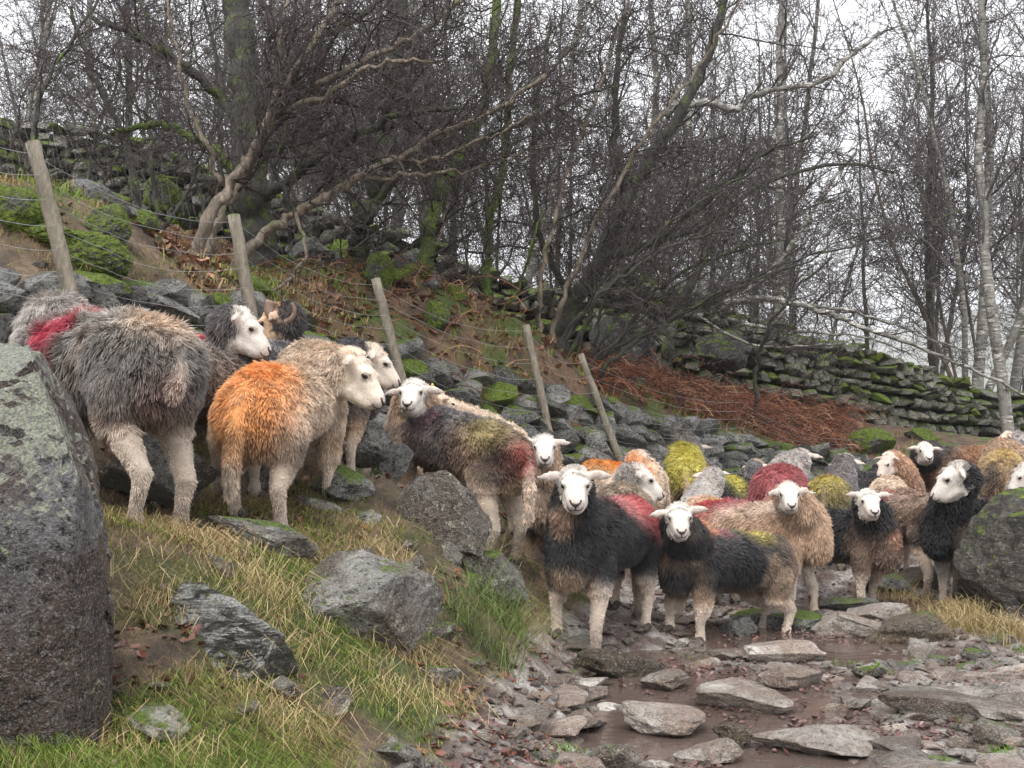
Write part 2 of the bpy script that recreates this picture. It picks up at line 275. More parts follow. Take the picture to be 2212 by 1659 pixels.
# body u, back-top v, depth, yaw | head u, v, depth, yaw, pitch | scale | colours | marks (x,y,z,r,colour,amount)
SH = [
 dict(k='grey_big', b=(215, 655, 4.8, 140), h=(150, 775, 5.45, 120, 40), s=1.06, top=(.52, .48, .44), side=(.21, .19, .175), under=BROWN, neck=LGREY, leg=(.5, .41, .33), face=CREAM, L=.062, dens=1.5, low=.05,
      marks=[(.08, 0, .2, .09, PINK, .95), (.08, .12, .1, .1, (.5, .03, .08), .9), (.08, .19, -.02, .1, (.4, .03, .06), .7), (-.38, 0, .2, .19, (.68, .5, .35), .85), (-.48, .03, -.14, .11, (.28, .15, .13), .45)], tail=.3,
      lab='shaggy grey sheep with a crimson stripe over its shoulder, behind the tall wet boulder'),
 dict(k='white_face', b=(425, 722, 5.6, 62), h=(525, 700, 5.65, -8, 28), s=1.0, top=LGREY, side=BROWN, under=BROWN, neck=(.13, .12, .12), leg=TAN, face=WHITE, L=.05,
      marks=[], lab='sheep with a white face in profile and dark curly neck above the orange rump'),
 dict(k='ram', b=(655, 728, 7.0, -128), h=(592, 688, 6.5, 182, 32), s=1.0, top=DGREY, side=DGREY, under=BROWN, neck=DGREY, leg=TAN, face=(.62, .42, .27), L=.045, horn=1,
      marks=[], lab='tan faced ram with a curled horn behind the white face in profile'),
 dict(k='dark_back', b=(660, 727, 6.2, 45), h=(812, 775, 6.3, -3, 30), s=.96, top=GREY, side=DGREY, under=BROWN, neck=DGREY, leg=TAN, face=(.72, .62, .52), L=.035,
      marks=[(0, 0, .2, .2, (.16, .14, .16), .5)], lab='sheep with smooth charcoal back whose pale head shows behind the cream head'),
 dict(k='orange', b=(618, 762, 5.6, 80), h=(768, 795, 5.7, -12, 34), s=1.05, top=CREAM, side=CREAM, under=TAN, neck=CREAM, leg=(.6, .48, .37), face=(.76, .66, .54), L=.045, dens=1.3, low=.04, hs=1.12,
      marks=[(-.3, 0, .2, .26, ORANGE, 1), (-.45, 0, .05, .3, ORANGE, .9), (-.5, 0, -.1, .16, ORANGE, .95), (-.52, 0, -.2, .1, (.75, .4, .15), .6), (-.47, 0, -.24, .13, (.2, .15, .12), .6), (-.3, -.2, -.22, .14, (.16, .12, .1), .7), (-.3, .2, -.2, .12, (.2, .15, .12), .6)],
      lab='cream sheep with bright orange rump and long hanging tail'),
 dict(k='yellow_hip', b=(985, 874, 6.95, 142), h=(893, 846, 6.95, -97, 40), s=1.0, top=GREY, side=BROWN, under=TAN, neck=TAN, leg=(.6, .47, .37), face=WHITE, L=.045, dens=1.3,
      marks=[(-.3, .12, .12, .19, (.42, .35, .15), .75), (.1, .14, .15, .1, (.15, .03, .06), .6), (-.05, 0, .24, .07, (.5, .04, .12), .8), (.05, .2, 0, .2, DGREY, .7), (-.5, .05, -.08, .12, (.35, .07, .06), .75), (-.42, .17, -.12, .14, BLACK, .8)],
      lab='grey brown sheep with yellow hip looking back beside the stone wall', tagc='tag_yellow'),
 dict(k='behind_black', b=(1195, 1022, 8.0, -103), h=(1176, 963, 7.5, -90, 42), s=1.0, top=DGREY, side=DGREY, under=TAN, neck=TAN, leg=TAN, face=WHITE, L=.04,
      marks=[(.35, .14, .05, .13, BLACK, .7), (.35, -.14, .05, .13, BLACK, .7)], lab='white faced sheep with tan throat standing behind the big black sheep'),
 dict(k='black', b=(1300, 1068, 6.75, -118), h=(1242, 1042, 6.25, -92, 46), s=1.05, top=BLACK, side=BLACK, under=DGREY, neck=BLACK, leg=(.66, .55, .46), face=WHITE, L=.045, dens=1.8, low=.03, hs=1.05,
      marks=[(-.1, .12, .2, .16, PINK, .9), (-.3, .15, .14, .18, (.5, .1, .1), .9), (.12, .13, .2, .1, PINK, .5), (.52, 0, .08, .09, (.42, .27, .18), .8), (.42, 0, -.26, .15, TAN, .9)],
      lab='big black sheep facing the camera with pink dye along its side', tagc='tag_blue'),
 dict(k='speckled_eye', b=(1352, 1037, 7.55, 78), h=(1385, 1028, 7.6, -8, 26), s=1.0, top=(.36, .29, .22), side=BROWN, under=BROWN, neck=LGREY, leg=TAN, face=WHITE, L=.04,
      marks=[], lab='brown grey sheep with white face turned right behind the big black sheep'),
 dict(k='orange_back', b=(1352, 992, 9.5, 35), h=(1388, 990, 9.7, 12, 25), s=.85, top=(.62, .27, .08), side=CREAM, under=TAN, neck=CREAM, leg=TAN, face=(.74, .6, .5), L=.035,
      marks=[(0, 0, .2, .3, (.7, .25, .06), .9)], lab='small part of a sheep with pale orange back behind the speckled white head'),
 dict(k='yellow_rump', b=(1472, 952, 10.8, 86), h=(1500, 972, 11.2, 60, 20), s=1.04, top=(.5, .45, .12), side=OCH, under=(.2, .16, .08), neck=GREY, leg=TAN, face=LGREY, L=.05, dens=1.3,
      marks=[(-.42, 0, .1, .24, YEL, 1), (-.2, 0, .2, .2, (.6, .53, .12), .9)], lab='round bright yellow rump of a sheep against the stone wall'),
 dict(k='black_side', b=(1568, 1134, 7.3, -147), h=(1466, 1114, 6.85, -92, 42), s=.98, top=DGREY, side=BLACK, under=TAN, neck=BLACK, leg=(.64, .53, .44), face=WHITE, L=.042, dens=1.6,
      marks=[(-.22, 0, .22, .2, OCH, .9), (.08, .06, .2, .1, PINK, .75), (.2, .02, .2, .1, (.65, .25, .12), .7), (-.42, .15, 0, .16, BROWN, .75), (.5, 0, .02, .08, TAN, .85), (-.38, .2, -.15, .14, TAN, .7), (.35, .2, -.15, .1, TAN, .5)],
      lab='black and tan sheep facing the camera with yellow and pink patches on its back', tagc='tag_yellow'),
 dict(k='peach', b=(1532, 1062, 8.8, 95), h=(1535, 1030, 9.25, 97, 30), s=.95, top=(.66, .47, .36), side=(.6, .43, .3), under=TAN, neck=LGREY, leg=TAN, face=(.72, .62, .56), L=.035,
      marks=[(-.3, 0, .12, .2, (.6, .45, .1), .85)], lab='pale peach sheep seen from behind with both ears spread'),
 dict(k='yellow_small', b=(1600, 1022, 10.4, 48), h=(1634, 1010, 10.6, 60, 25), s=.9, top=DGREY, side=DGREY, under=BROWN, neck=GREY, leg=TAN, face=(.72, .6, .5), L=.035,
      marks=[(-.25, -.08, .15, .17, YEL, 1)], lab='dark sheep with a lemon yellow patch left of the red rump'),
 dict(k='red_rump', b=(1685, 992, 9.9, 70), h=(1730, 990, 10.3, 62, 20), s=1.08, top=RED, side=(.3, .08, .09), under=(.15, .04, .05), neck=LGREY, leg=TAN, face=WHITE, L=.04,
      marks=[(-.3, 0, .1, .3, RED, .9), (.35, 0, .1, .2, LGREY, .9)], lab='sheep with a solid red rump'),
 dict(k='red_shoulder', b=(1640, 1072, 8.25, -33), h=(1703, 1064, 7.85, -95, 42), s=1.0, top=(.64, .52, .44), side=(.5, .34, .23), under=TAN, neck=(.52, .36, .25), leg=(.62, .52, .44), face=WHITE, L=.045, dens=1.3,
      marks=[(-.2, 0, .18, .17, RED, 1), (-.38, 0, .1, .2, (.42, .04, .05), .9)], lab='ginger fleeced sheep with a red patch on its back facing the camera'),
 dict(k='yellow_grey', b=(1800, 1018, 10.2, 66), h=(1828, 1000, 10.6, 60, 25), s=1.02, top=GREY, side=DGREY, under=BROWN, neck=GREY, leg=TAN, face=WHITE, L=.04,
      marks=[(-.36, .02, .1, .25, OCH, 1), (-.2, 0, .2, .1, (.5, .25, .2), .6)], lab='grey sheep with mustard rump and its ears showing from behind'),
 dict(k='black_right', b=(1806, 1090, 8.75, -48), h=(1876, 1080, 8.3, -92, 40), s=1.0, top=BLACK, side=BLACK, under=BROWN, neck=BLACK, leg=(.6, .48, .4), face=WHITE, L=.042, dens=1.4,
      marks=[(-.33, 0, .18, .17, YEL, .9), (.5, 0, -.02, .1, (.4, .2, .13), .85), (.35, -.1, -.12, .2, (.26, .17, .12), .8), (-.16, 0, .24, .06, RED, .6)], lab='black sheep facing the camera with a yellow patch over its hip'),
 dict(k='looking_left', b=(1876, 1008, 11.2, -12), h=(1918, 995, 10.9, -152, 34), s=1.0, top=DGREY, side=DGREY, under=BROWN, neck=(.5, .3, .19), leg=TAN, face=(.76, .64, .55), L=.04,
      marks=[(-.25, 0, .2, .1, (.6, .04, .1), .9)], lab='dark sheep with rosy face looking left and a red dot on its back'),
 dict(k='walking_off', b=(1968, 1050, 9.5, 104), h=(1897, 1062, 9.95, 100, 40), s=1.0, top=(.42, .31, .25), side=BROWN, under=BLACK, neck=CREAM, leg=(.58, .44, .34), face=TAN, L=.042, dens=1.2,
      marks=[(-.42, -.12, -.08, .14, BLACK, .9), (-.42, .14, -.08, .13, BLACK, .9), (.15, .15, .15, .1, (.35, .06, .07), .8)], lab='brown and black sheep seen from behind walking away up the track'),
 dict(k='far_front', b=(2075, 955, 11.9, 182), h=(1998, 972, 11.5, -95, 40), s=1.0, top=(.3, .16, .09), side=(.24, .13, .08), under=BROWN, neck=BLACK, leg=TAN, face=WHITE, L=.04,
      marks=[(.22, 0, .1, .22, DGREY, .9)], lab='white faced sheep with rusty brown back below the mossy wall'),
 dict(k='black_profile', b=(2125, 1066, 8.85, -158), h=(2062, 1026, 8.5, 182, 26), s=1.06, top=BLACK, side=BLACK, under=BLACK, neck=BLACK, leg=(.55, .5, .46), face=WHITE, L=.04, dens=1.4, hs=1.1,
      marks=[(.25, .15, -.08, .12, BROWN, .7), (-.1, 0, .2, .15, (.16, .07, .1), .6)], lab='black sheep with white face in profile by the mossy boulder on the right'),
 dict(k='brown_rump', b=(2165, 966, 10.6, 72), h=(2190, 975, 11.1, 70, 25), s=1.0, top=(.55, .42, .2), side=(.3, .2, .12), under=BROWN, neck=TAN, leg=TAN, face=CREAM, L=.045,
      marks=[(-.42, .12, -.05, .13, DGREY, .7), (-.42, -.12, -.05, .13, DGREY, .7)], lab='straw coloured rump of a sheep at the right edge beneath the wall'),
 dict(k='far_pink', b=(2235, 955, 12.6, 5), h=(2172, 948, 12.4, 185, 25), s=1.0, top=LGREY, side=GREY, under=BROWN, neck=LGREY, leg=TAN, face=(.72, .58, .47), L=.04,
      marks=[], lab='farthest sheep with pinkish head nearest the wall at the right edge'),
 dict(k='edge_face', b=(2290, 1060, 9.3, 175), h=(2212, 1022, 9.2, 184, 32), s=1.0, top=(.14, .09, .1), side=DGREY, under=BROWN, neck=LGREY, leg=TAN, face=WHITE, L=.04,
      marks=[], lab='white sheep face peering over the mossy boulder at the right edge'),
 dict(k='hidden_peach', b=(1010, 888, 8.1, 10), h=(952, 868, 8.0, 20, 20), s=.92, top=CREAM, side=CREAM, under=TAN, neck=CREAM, leg=TAN, face=(.7, .52, .4), L=.035,
      marks=[], lab='peach coloured back of a sheep hidden behind the yellow hipped one'),
 dict(k='hidden_red', b=(402, 703, 6.6, 176), h=(275, 745, 6.5, 180, 30), s=1.0, top=(.6, .1, .1), side=GREY, under=BROWN, neck=GREY, leg=TAN, face=CREAM, L=.035,
      marks=[], lab='red dyed back of a sheep hidden behind the grey shaggy one'),
]

# ------------------------------------------------------------------ terrain
A = []
def a(u, v, Y): A.append(W(u, v, Y))
for x, y, z in [(-.2, 3.6, 0), (1, 2, 0), (3, 2, 0), (.5, 3.5, 0), (2, 3.5, 0), (4, 4, .02), (0.2, 4.6, -.01), (.3, 5.4, 0), (1.5, 4.8, -.01), (3, 5, 0), (.2, 6.2, .02), (1, 6.3, -.04), (2, 6.5, -.04), (.5, 6.4, -.04), (1.2, 7.2, -.03), (3.5, 6.5, .02), (5.5, 6, .1),
                (1.6, 8, .02), (3, 8, .02), (4.6, 8, .12), (3, 9.5, .06), (4.5, 10, .12), (6.5, 9, .3), (5, 12, .28), (7, 12, .45), (2, 10, .12), (5.6, 5, .1), (-3, 2, .3), (-1, 2, .12), (-5, 3, 1.6)]:
    A.append(np.array((x, y, z - (.06 if z < .03 else .03 if z < .11 else 0))))
for q in [(0, 1659, 2.9), (260, 1659, 3.0), (500, 1659, 3.3), (800, 1659, 3.65), (960, 1600, 4.05), (1060, 1500, 4.9), (1100, 1380, 5.9), (1120, 1250, 6.9), (60, 1600, 3.3), (300, 1400, 3.5), (500, 1440, 3.8), (800, 1400, 4.3), (450, 1160, 4.5),
          (650, 1200, 4.8), (950, 1180, 5.6), (1000, 1330, 5.3), (250, 1120, 4.3), (600, 1050, 5.6), (850, 1030, 6.1), (1080, 1120, 7.0),
          (0, 610, 6.1), (100, 612, 6.15), (320, 622, 6.9), (520, 680, 7.6), (700, 742, 8.4), (860, 775, 8.9), (1000, 800, 9.3), (1160, 830, 9.8), (1300, 868, 10.3), (1472, 905, 11.7), (1650, 955, 12.6), (1900, 1000, 14),
          (60, 800, 5.75), (330, 840, 6.55), (700, 900, 8.0), (880, 960, 8.5), (1020, 985, 8.95), (1200, 1020, 9.5), (1360, 1040, 10.1), (1560, 1040, 11.8), (1800, 1050, 13.1),
          (200, 520, 9), (430, 600, 9), (700, 640, 11.5), (900, 700, 11.5), (1100, 780, 12), (1300, 830, 13), (1500, 870, 14), (1700, 930, 15), (-200, 430, 9), (-200, 650, 6),
          (-300, 400, 15), (0, 400, 15.5), (200, 430, 16), (450, 520, 15.8), (700, 610, 15.5), (1100, 745, 15.5), (1400, 812, 16), (1700, 880, 17.5), (2100, 945, 19.5), (2400, 980, 21),
          (200, 430, 20), (700, 640, 20), (1400, 860, 21), (2100, 950, 24), (-400, 400, 22), (2600, 990, 24)]: a(*q)
for d in SH:
    p = W(*d['b'][:3]); p[2] -= .79 * d['s']; A.append(p)
A = np.array(A)
def tker(r2): return .5 * r2 * np.log(r2 + 1e-9)
_d2 = ((A[:, None, :2] - A[None, :, :2]) ** 2).sum(-1); _n = len(A)
_K = np.zeros((_n + 3, _n + 3)); _K[:_n, :_n] = tker(_d2) + np.eye(_n) * .05
_K[:_n, _n] = 1; _K[:_n, _n + 1:] = A[:, :2]; _K[_n, :_n] = 1; _K[_n + 1:, :_n] = A[:, :2].T
_w = np.linalg.solve(_K, np.concatenate([A[:, 2], np.zeros(3)]))
def g(x, y, det=True):
    x = np.atleast_1d(np.asarray(x, float)); y = np.atleast_1d(np.asarray(y, float))
    cx = np.clip(x, -8, 9); cy = np.clip(y, 1.8, 23); z = np.zeros(len(x))
    for i in range(0, len(x), 20000):
        X, Y = cx[i:i + 20000], cy[i:i + 20000]
        r2 = (X[:, None] - A[None, :, 0]) ** 2 + (Y[:, None] - A[None, :, 1]) ** 2
        z[i:i + 20000] = tker(r2) @ _w[:_n] + _w[_n] + X * _w[_n + 1] + Y * _w[_n + 2]
    far = np.hypot(x - cx, y - cy); z = z - np.minimum(far * .04, 2.5) * sm(y, 20, 30)
    if det:
        P = np.stack([x, y, 0 * x], -1); tr = track(x, y, z)
        z = z + fbm(P, 1.7, 3, 2) * (.03 * tr + .05 * (1 - tr)) + fbm(P, 7, 5, 4, .6) * (.035 * tr + .05 * (1 - tr)) + .022 * tr
    return z
def track(x, y, z): return (1 - sm(np.abs(z + .06), .1, .24)) * sm(x, -.6 + 0 * y, .1 + 0 * y) * (1 - sm(y, 10, 13))
def gz(x, y): return float(g(x, y)[0])
def hitY(u, v, y0=3.0, y1=20.0):
    ys_ = np.linspace(y0, y1, 400); P = np.array([W(u, v, q) for q in ys_]); gg = g(P[:, 0], P[:, 1], False); k = np.argmax(P[:, 2] < gg)
    return ys_[k] if (P[:, 2] < gg).any() else None
def axis(lo, hi, n, c, pw):
    t = np.linspace(-1, 1, n); s = np.sign(t) * np.abs(t) ** pw
    return np.where(s < 0, c + s * (c - lo), c + s * (hi - c))
xs = np.concatenate([[-500, -120, -40, -18, -11], axis(-8, 9, 340, .2, 1.35), [12, 20, 45, 130, 500]])
ys = np.concatenate([[-60, -10, 0, 1.2], 1.8 * (23 / 1.8) ** np.linspace(0, 1, 380), [26, 32, 45, 80, 160, 400, 1200]])
X, Y = np.meshgrid(xs, ys); gx, gy = X.ravel(), Y.ravel(); gzv = g(gx, gy)
n0, n1 = len(xs), len(ys); ii = np.arange(n1 - 1)[:, None] * n0; jj = np.arange(n0 - 1)[None]
GF = np.stack([ii + jj, ii + jj + 1, ii + n0 + jj + 1, ii + n0 + jj], -1).reshape(-1, 4)
P3 = np.stack([gx, gy, gzv], -1); P2 = np.stack([gx, gy, 0 * gx], -1)
tr = track(gx, gy, g(gx, gy, False)); nA = fbm(P2, 2.2, 21, 4); nB = fbm(P2, 9, 31, 3)
mud = lerp((.14, .1, .088), (.42, .385, .36), sm(nB, -.3, .4)) * 1.25
bank = lerp(lerp((.06, .038, .026), (.19, .13, .08), sm(nB, -.4, .4)), (.07, .085, .02), sm(nA, .0, .4))
slope = lerp(lerp((.06, .036, .024), (.17, .1, .06), sm(nB, -.4, .4)), (.08, .11, .02), sm(nA, .12, .4))
behind = sm(gy - (7.2 + np.clip(gx + 1.6, 0, 9) * 1.05), 0, .7)
gc = lerp(lerp(bank, slope, behind), mud, tr)
gm = mesh_np('ground', P3, GF, M['ground'], gc)
wa = gm.attributes.new('Wet', 'FLOAT', 'POINT'); wa.data.foreach_set('value', (.25 + .75 * tr).astype(np.float32))
tag(ob('ground', gm), 'wet grassy bank and muddy stony track', None, None, 'structure')
# puddles
V, Fq = np.array([(-1.2, 2.2, -.066), (8, 2.2, -.066), (8, 9, -.066), (-1.2, 9, -.066)]), np.array([[0, 1, 2, 3]])
wm = mesh_np('puddle_water', V, Fq, M['water']); tag(ob('water', wm), 'shallow brown puddles lying between the stones of the track', None, None, 'structure')

# ------------------------------------------------------------------ rocks
def ico(sub):
    bm = bmesh.new(); bmesh.ops.create_icosphere(bm, subdivisions=sub, radius=1)
    V = np.array([v.co[:] for v in bm.verts]); Fc = np.array([[v.index for v in f.verts] for f in bm.faces]); bm.free(); return V, Fc
ICO = {k: ico(k) for k in (1, 2, 3, 4, 5, 6)}
def rock(seed, sub=3, sq=1.0, cuts=9, amp=.12, depth=(.36, .78), flat=None, f=1.3, fine=.02):
    r = np.random.RandomState(seed); V, Fc = ICO[sub]; V = V.copy()
    if sq != 1: V = np.sign(V) * np.abs(V) ** sq
    V *= (1 + .18 * fbm(V, 1.1, seed, 2))[:, None]
    for k in range(cuts + (5 if cuts > 4 else 0)):
        n = r.normal(size=3); n /= np.linalg.norm(n); d = r.uniform(*depth)
        t = V @ n - d; V -= np.clip(t, 0, None)[:, None] * n * .96
    V += (fbm(V, f * 2, seed + 5, 4, .6) * amp * .8)[:, None] * V; V += ((np.floor(fbm(V * (1, 1, 2.2), 1.6, seed + 31, 2) * 5) / 5) * (.09 if cuts > 4 else 0))[:, None] * V
    if fine: V += (fbm(V, 11, seed + 9, 3, .6) * fine * 2)[:, None] * V
    V -= (V.max(0) + V.min(0)) / 2; V /= (V.max(0) - V.min(0)) / 2
    return V, Fc
def rockmesh(name, mat, seed, smooth=False, **kw):
    V, Fc = rock(seed, **kw); return mesh_np(name, V, Fc, mat, smooth=smooth)
def put_rock(name, u, v, Y, wpx, hpx, dep, mat, seed, label, cat='rock', sub=5, rot=(0, 0, 0), group=None, sink=0, **kw):
    """rock whose silhouette is centred on pixel (u,v) at depth Y"""
    c = W(u, v, Y)
    me = rockmesh(name, M[mat], seed, sub=sub, smooth=False, **kw)
    o = ob(name, me, None, c - np.array((0, 0, sink)), tuple(R(q) for q in rot), (wpx / F * Y / 2, dep / 2, hpx / F * Y / 2 + sink))
    tag(o, label, cat, group); return o
put_rock('boulder', 60, 1200, 3.05, 400, 1010, 1.0, 'boulder', 62, 'tall dark wet boulder with pale lichen on its sloping top in the left corner', cut_=0) if False else None
def big_boulder():
    pts = np.array([W(-520, 800, 3.1), W(-300, 740, 3.1), W(-100, 715, 3.1), W(0, 722, 3.1), W(90, 735, 3.1), W(175, 845, 3.1), W(190, 950, 3.05), W(192, 1100, 3.0), W(205, 1300, 2.95), W(225, 1420, 2.9), W(238, 1560, 2.85), W(225, 1700, 2.8), W(0, 1760, 2.8), W(-400, 1750, 2.85), W(-560, 1300, 3.0)])
    V, Fc = ICO[6]; V = V.copy()
    # convex outline extruded in depth: radial profile in the x-z plane, rounded back
    c = np.array((-1.38, 3.4, .8)); ang = np.arctan2(pts[:, 2] - c[2], pts[:, 0] - c[0]); rad = np.hypot(pts[:, 0] - c[0], pts[:, 2] - c[2])
    o = np.argsort(ang); ang, rad = ang[o], rad[o]
    ta = np.arctan2(V[:, 2], V[:, 0]); rr = np.interp(ta, np.r_[ang - 2 * math.pi, ang, ang + 2 * math.pi], np.r_[rad, rad, rad])
    rho = np.hypot(V[:, 0], V[:, 2]); s = np.minimum(1, rho ** .55 * 1.02) / np.maximum(rho, 1e-6) * rr
    P = np.stack([V[:, 0] * s, np.sign(V[:, 1]) * np.abs(V[:, 1]) ** .8 * .48, V[:, 2] * s], -1)
    P[:, 0] -= .37 * (P[:, 1] + .3); P[:, 1] += .1 * P[:, 2]
    n = P / (np.linalg.norm(P, axis=1)[:, None] + 1e-6)
    P += n * (fbm(P * (1, 1, .35), 2.6, 3, 3) * .035 + fbm(P * (1, 1, .55), 11, 8, 5, .7) * .03 - .03 * np.abs(fbm(P * (1, 1, .4), 5, 18, 4, .6)))[:, None]
    P[:, 1] -= .03 * np.abs(fbm(P * (1, 1, .3), 16, 4, 3)) * 2
    rq = np.random.RandomState(4)
    for k in range(26):
        nn = rq.normal(size=3) * (1, .9, .45); nn[1] = -abs(nn[1]) if k % 3 else nn[1]; nn[2] = max(nn[2], -.02); nn /= np.linalg.norm(nn); ds = P @ nn; dd = np.quantile(ds, rq.uniform(.9, .975)); P -= np.clip(ds - dd, 0, None)[:, None] * nn * .85
    P += (P / (np.linalg.norm(P, axis=1)[:, None] + 1e-6)) * (fbm(P * (1, 1, .8), 7, 28, 5, .65) * .018 - .016 * (np.abs(fbm(P * (1, 1, .6), 4, 38, 3)) < .04))[:, None]
    me = mesh_np('boulder', P, Fc, M['boulder'], smooth=False); tag(ob('boulder', me, None, c), 'tall dark wet boulder with pale lichen on its sloping top in the left corner', 'boulder')
big_boulder()
PR = put_rock
PR('rock', 482, 1420, 3.85, 320, 240, .5, 'pale_top', 17, 'pale slaty rock with mossy side and painted shade lying in the grass of the bank', rot=(12, 16, 0), cuts=10, amp=.06)
PR('rock', 790, 1330, 4.6, 330, 270, .5, 'grey_rock', 23, 'broad grey slab sunk in the bank above the rushes', rot=(20, 18, 10), cuts=7, amp=.08)
PR('rock', 945, 1108, 5.9, 240, 190, .35, 'grey_rock', 31, 'upright grey rock with moss on its left side under the yellow hipped sheep', rot=(0, 5, 0), cuts=8, amp=.05)
PR('rock', 1062, 1248, 5.9, 120, 170, .3, 'grey_rock', 47, 'narrow pointed rock leaning beside the track edge', rot=(0, -28, 0), cuts=9)
PR('rock', 975, 1205, 5.7, 60, 70, .2, 'grey_rock', 53, 'small mossy rock left of the narrow pointed rock', sub=4)
PR('rock', 560, 1150, 4.75, 260, 60, .35, 'grey_rock', 59, 'flat grey slab under the orange sheep', rot=(8, 18, 0), cuts=6, amp=.05)
PR('rock', 330, 1010, 5.15, 300, 180, .4, 'grey_rock', 61, 'lichen spotted rock behind the legs of the grey shaggy sheep', rot=(0, -4, 0), cuts=7)
PR('rock', 740, 1058, 5.9, 140, 90, .3, 'wall_stone', 67, 'wet slate by the front hoof of the orange sheep', rot=(10, 14, 0), cuts=8, amp=.05)
PR('rock', 545, 1020, 6.0, 120, 130, .4, 'wall_stone', 71, 'dark rock between the legs of the orange sheep', sub=4)
PR('rock', 780, 960, 6.5, 150, 110, .4, 'wall_stone', 73, 'dark wet rock below the cream head', rot=(0, 10, 0), sub=4)
PR('rock', 840, 1000, 6.6, 90, 100, .3, 'wall_stone', 79, 'reddish grey rock left of the upright grey rock', rot=(0, 20, 0), sub=4)
PR('rock', 480, 1235, 4.35, 90, 60, .2, 'grey_rock', 83, 'small grey stone breaking through the grass of the bank', sub=4, rot=(0, 20, 0))
PR('rock', 1700, 1040, 11.0, 130, 90, .5, 'wall_stone', 89, 'dark rock behind the red rump', sub=4)
PR('boulder', 2255, 1262, 8.0, 370, 430, 1.2, 'edge_boulder', 97, 'mossy brown boulder at the right edge of the track', rot=(0, -8, 0), cuts=4, amp=.1, depth=(.7, .92))
for i, (u, v, Y, wp, hp, mt, lb, rt) in enumerate([
    (1335, 1423, 5.95, 155, 66, 'brown_rock', 'dark brown wedge stone at the end of the grass bank', 14),
    (1605, 1495, 5.25, 170, 60, 'mud_rock', 'rounded pale stone in the middle of the puddle', 0),
    (1430, 1540, 4.9, 150, 80, 'mud_rock', 'pale stone with grass growing against it in the puddle', 8),
    (1770, 1585, 4.6, 230, 70, 'mud_rock', 'wide flat pinkish stone near the bottom of the picture', 4),
    (1530, 1610, 4.35, 120, 60, 'mud_rock', 'low pinkish stone right of the leaf heap', 0),
    (1320, 1625, 4.3, 100, 70, 'grey_rock', 'grey stone standing in leaves at the bottom', -10),
    (1150, 1635, 4.2, 130, 80, 'grey_rock', 'slaty stone with grass at the bottom left of the puddle', 6),
    (1582, 1578, 4.7, 70, 60, 'brown_rock', 'small dark blocky stone beside the pale one', 0),
    (1715, 1450, 5.8, 120, 60, 'mud_rock', 'grey brown stone with an edge turned up in the shallow water', 10),
    (1690, 1395, 6.4, 140, 60, 'mud_rock', 'mossy topped flat stone at the feet of the tan legged sheep', 5),
    (1835, 1340, 7.2, 130, 60, 'mud_rock', 'pale rock below the black sheep with yellow hip', 5),
    (1950, 1345, 7.1, 150, 70, 'brown_rock', 'brown rock pile piece right of the pale rock', -8),
    (2095, 1345, 7.0, 90, 42, 'brown_rock', 'golden brown loaf shaped stone', 0),
    (2160, 1375, 6.8, 60, 36, 'grey_rock', 'blue grey stone by the track edge', 0),
    (1900, 1315, 7.6, 110, 50, 'mud_rock', 'flat stone behind the pale rock', -6),
    (1830, 1300, 8.2, 110, 36, 'wall_stone', 'dark wet slab under the front hooves of the yellow hipped black sheep', 0),
    (1690, 1330, 7.6, 180, 40, 'wall_stone', 'long dark ledge behind the tan legged sheep', 4),
    (2070, 1520, 5.0, 270, 70, 'mud_rock', 'long low pale slab at the right of the puddle', 3),
    (1960, 1495, 5.2, 130, 50, 'mud_rock', 'smooth hump of pale stone left of the long slab', -5),
    (2190, 1570, 4.6, 140, 56, 'mud_rock', 'cream stone cut by the right picture edge', 0),
    (2120, 1440, 5.9, 100, 20, 'grey_rock', 'thin wet slate lying in the puddle', 0),
    (1905, 1250, 8.8, 90, 70, 'wall_stone', 'grey boulder between the black sheep and the one walking off', 8),
    (1600, 1345, 7.2, 60, 50, 'wall_stone', 'square grey stone under the belly of the tan and black sheep', 0),
    (1440, 1460, 5.6, 90, 50, 'mud_rock', 'small pale stone beyond the wedge stone', 0),
    (1050, 1560, 4.7, 130, 34, 'mud_rock', 'pinkish stone at the foot of the grass bank', 6),
    (1990, 1240, 9.0, 120, 60, 'brown_rock', 'brown rock beside the mossy boulder', -12),
    (2180, 1650, 4.0, 120, 60, 'mud_rock', 'pale stone in the bottom right corner', 0),
    (2040, 1640, 4.1, 60, 24, 'grey_rock', 'small slate chip at the bottom right', 0),
    (1880, 1445, 5.8, 60, 30, 'grey_rock', 'small upright grey stone in the puddle', 0),
    ]):
    Y = min((CH + .055) * F / (v + hp * .42 - HZ), Y + .5)
    PR('stone', u, v + hp * .2, Y + .06, wp * 1.25, hp * .9, wp / F * Y * random.uniform(.8, 1.15), mt, 200 + i * 3, lb, 'stone', sub=4, rot=(0, rt * .5, random.uniform(-15, 15)), cuts=7, amp=.16, depth=(.4, .8), sq=.9)
VAR = {}
def variants(mat, n=10, base=500, sub=3, **kw):
    VAR[mat] = [rockmesh('stone', M[mat], base + i, sub=sub, **kw) for i in range(n)]
variants('mud_rock', 8, 500, 3); variants('grey_rock', 6, 540, 2)
grp = 'small stones scattered over the muddy track'
ssn = 0; grav = []
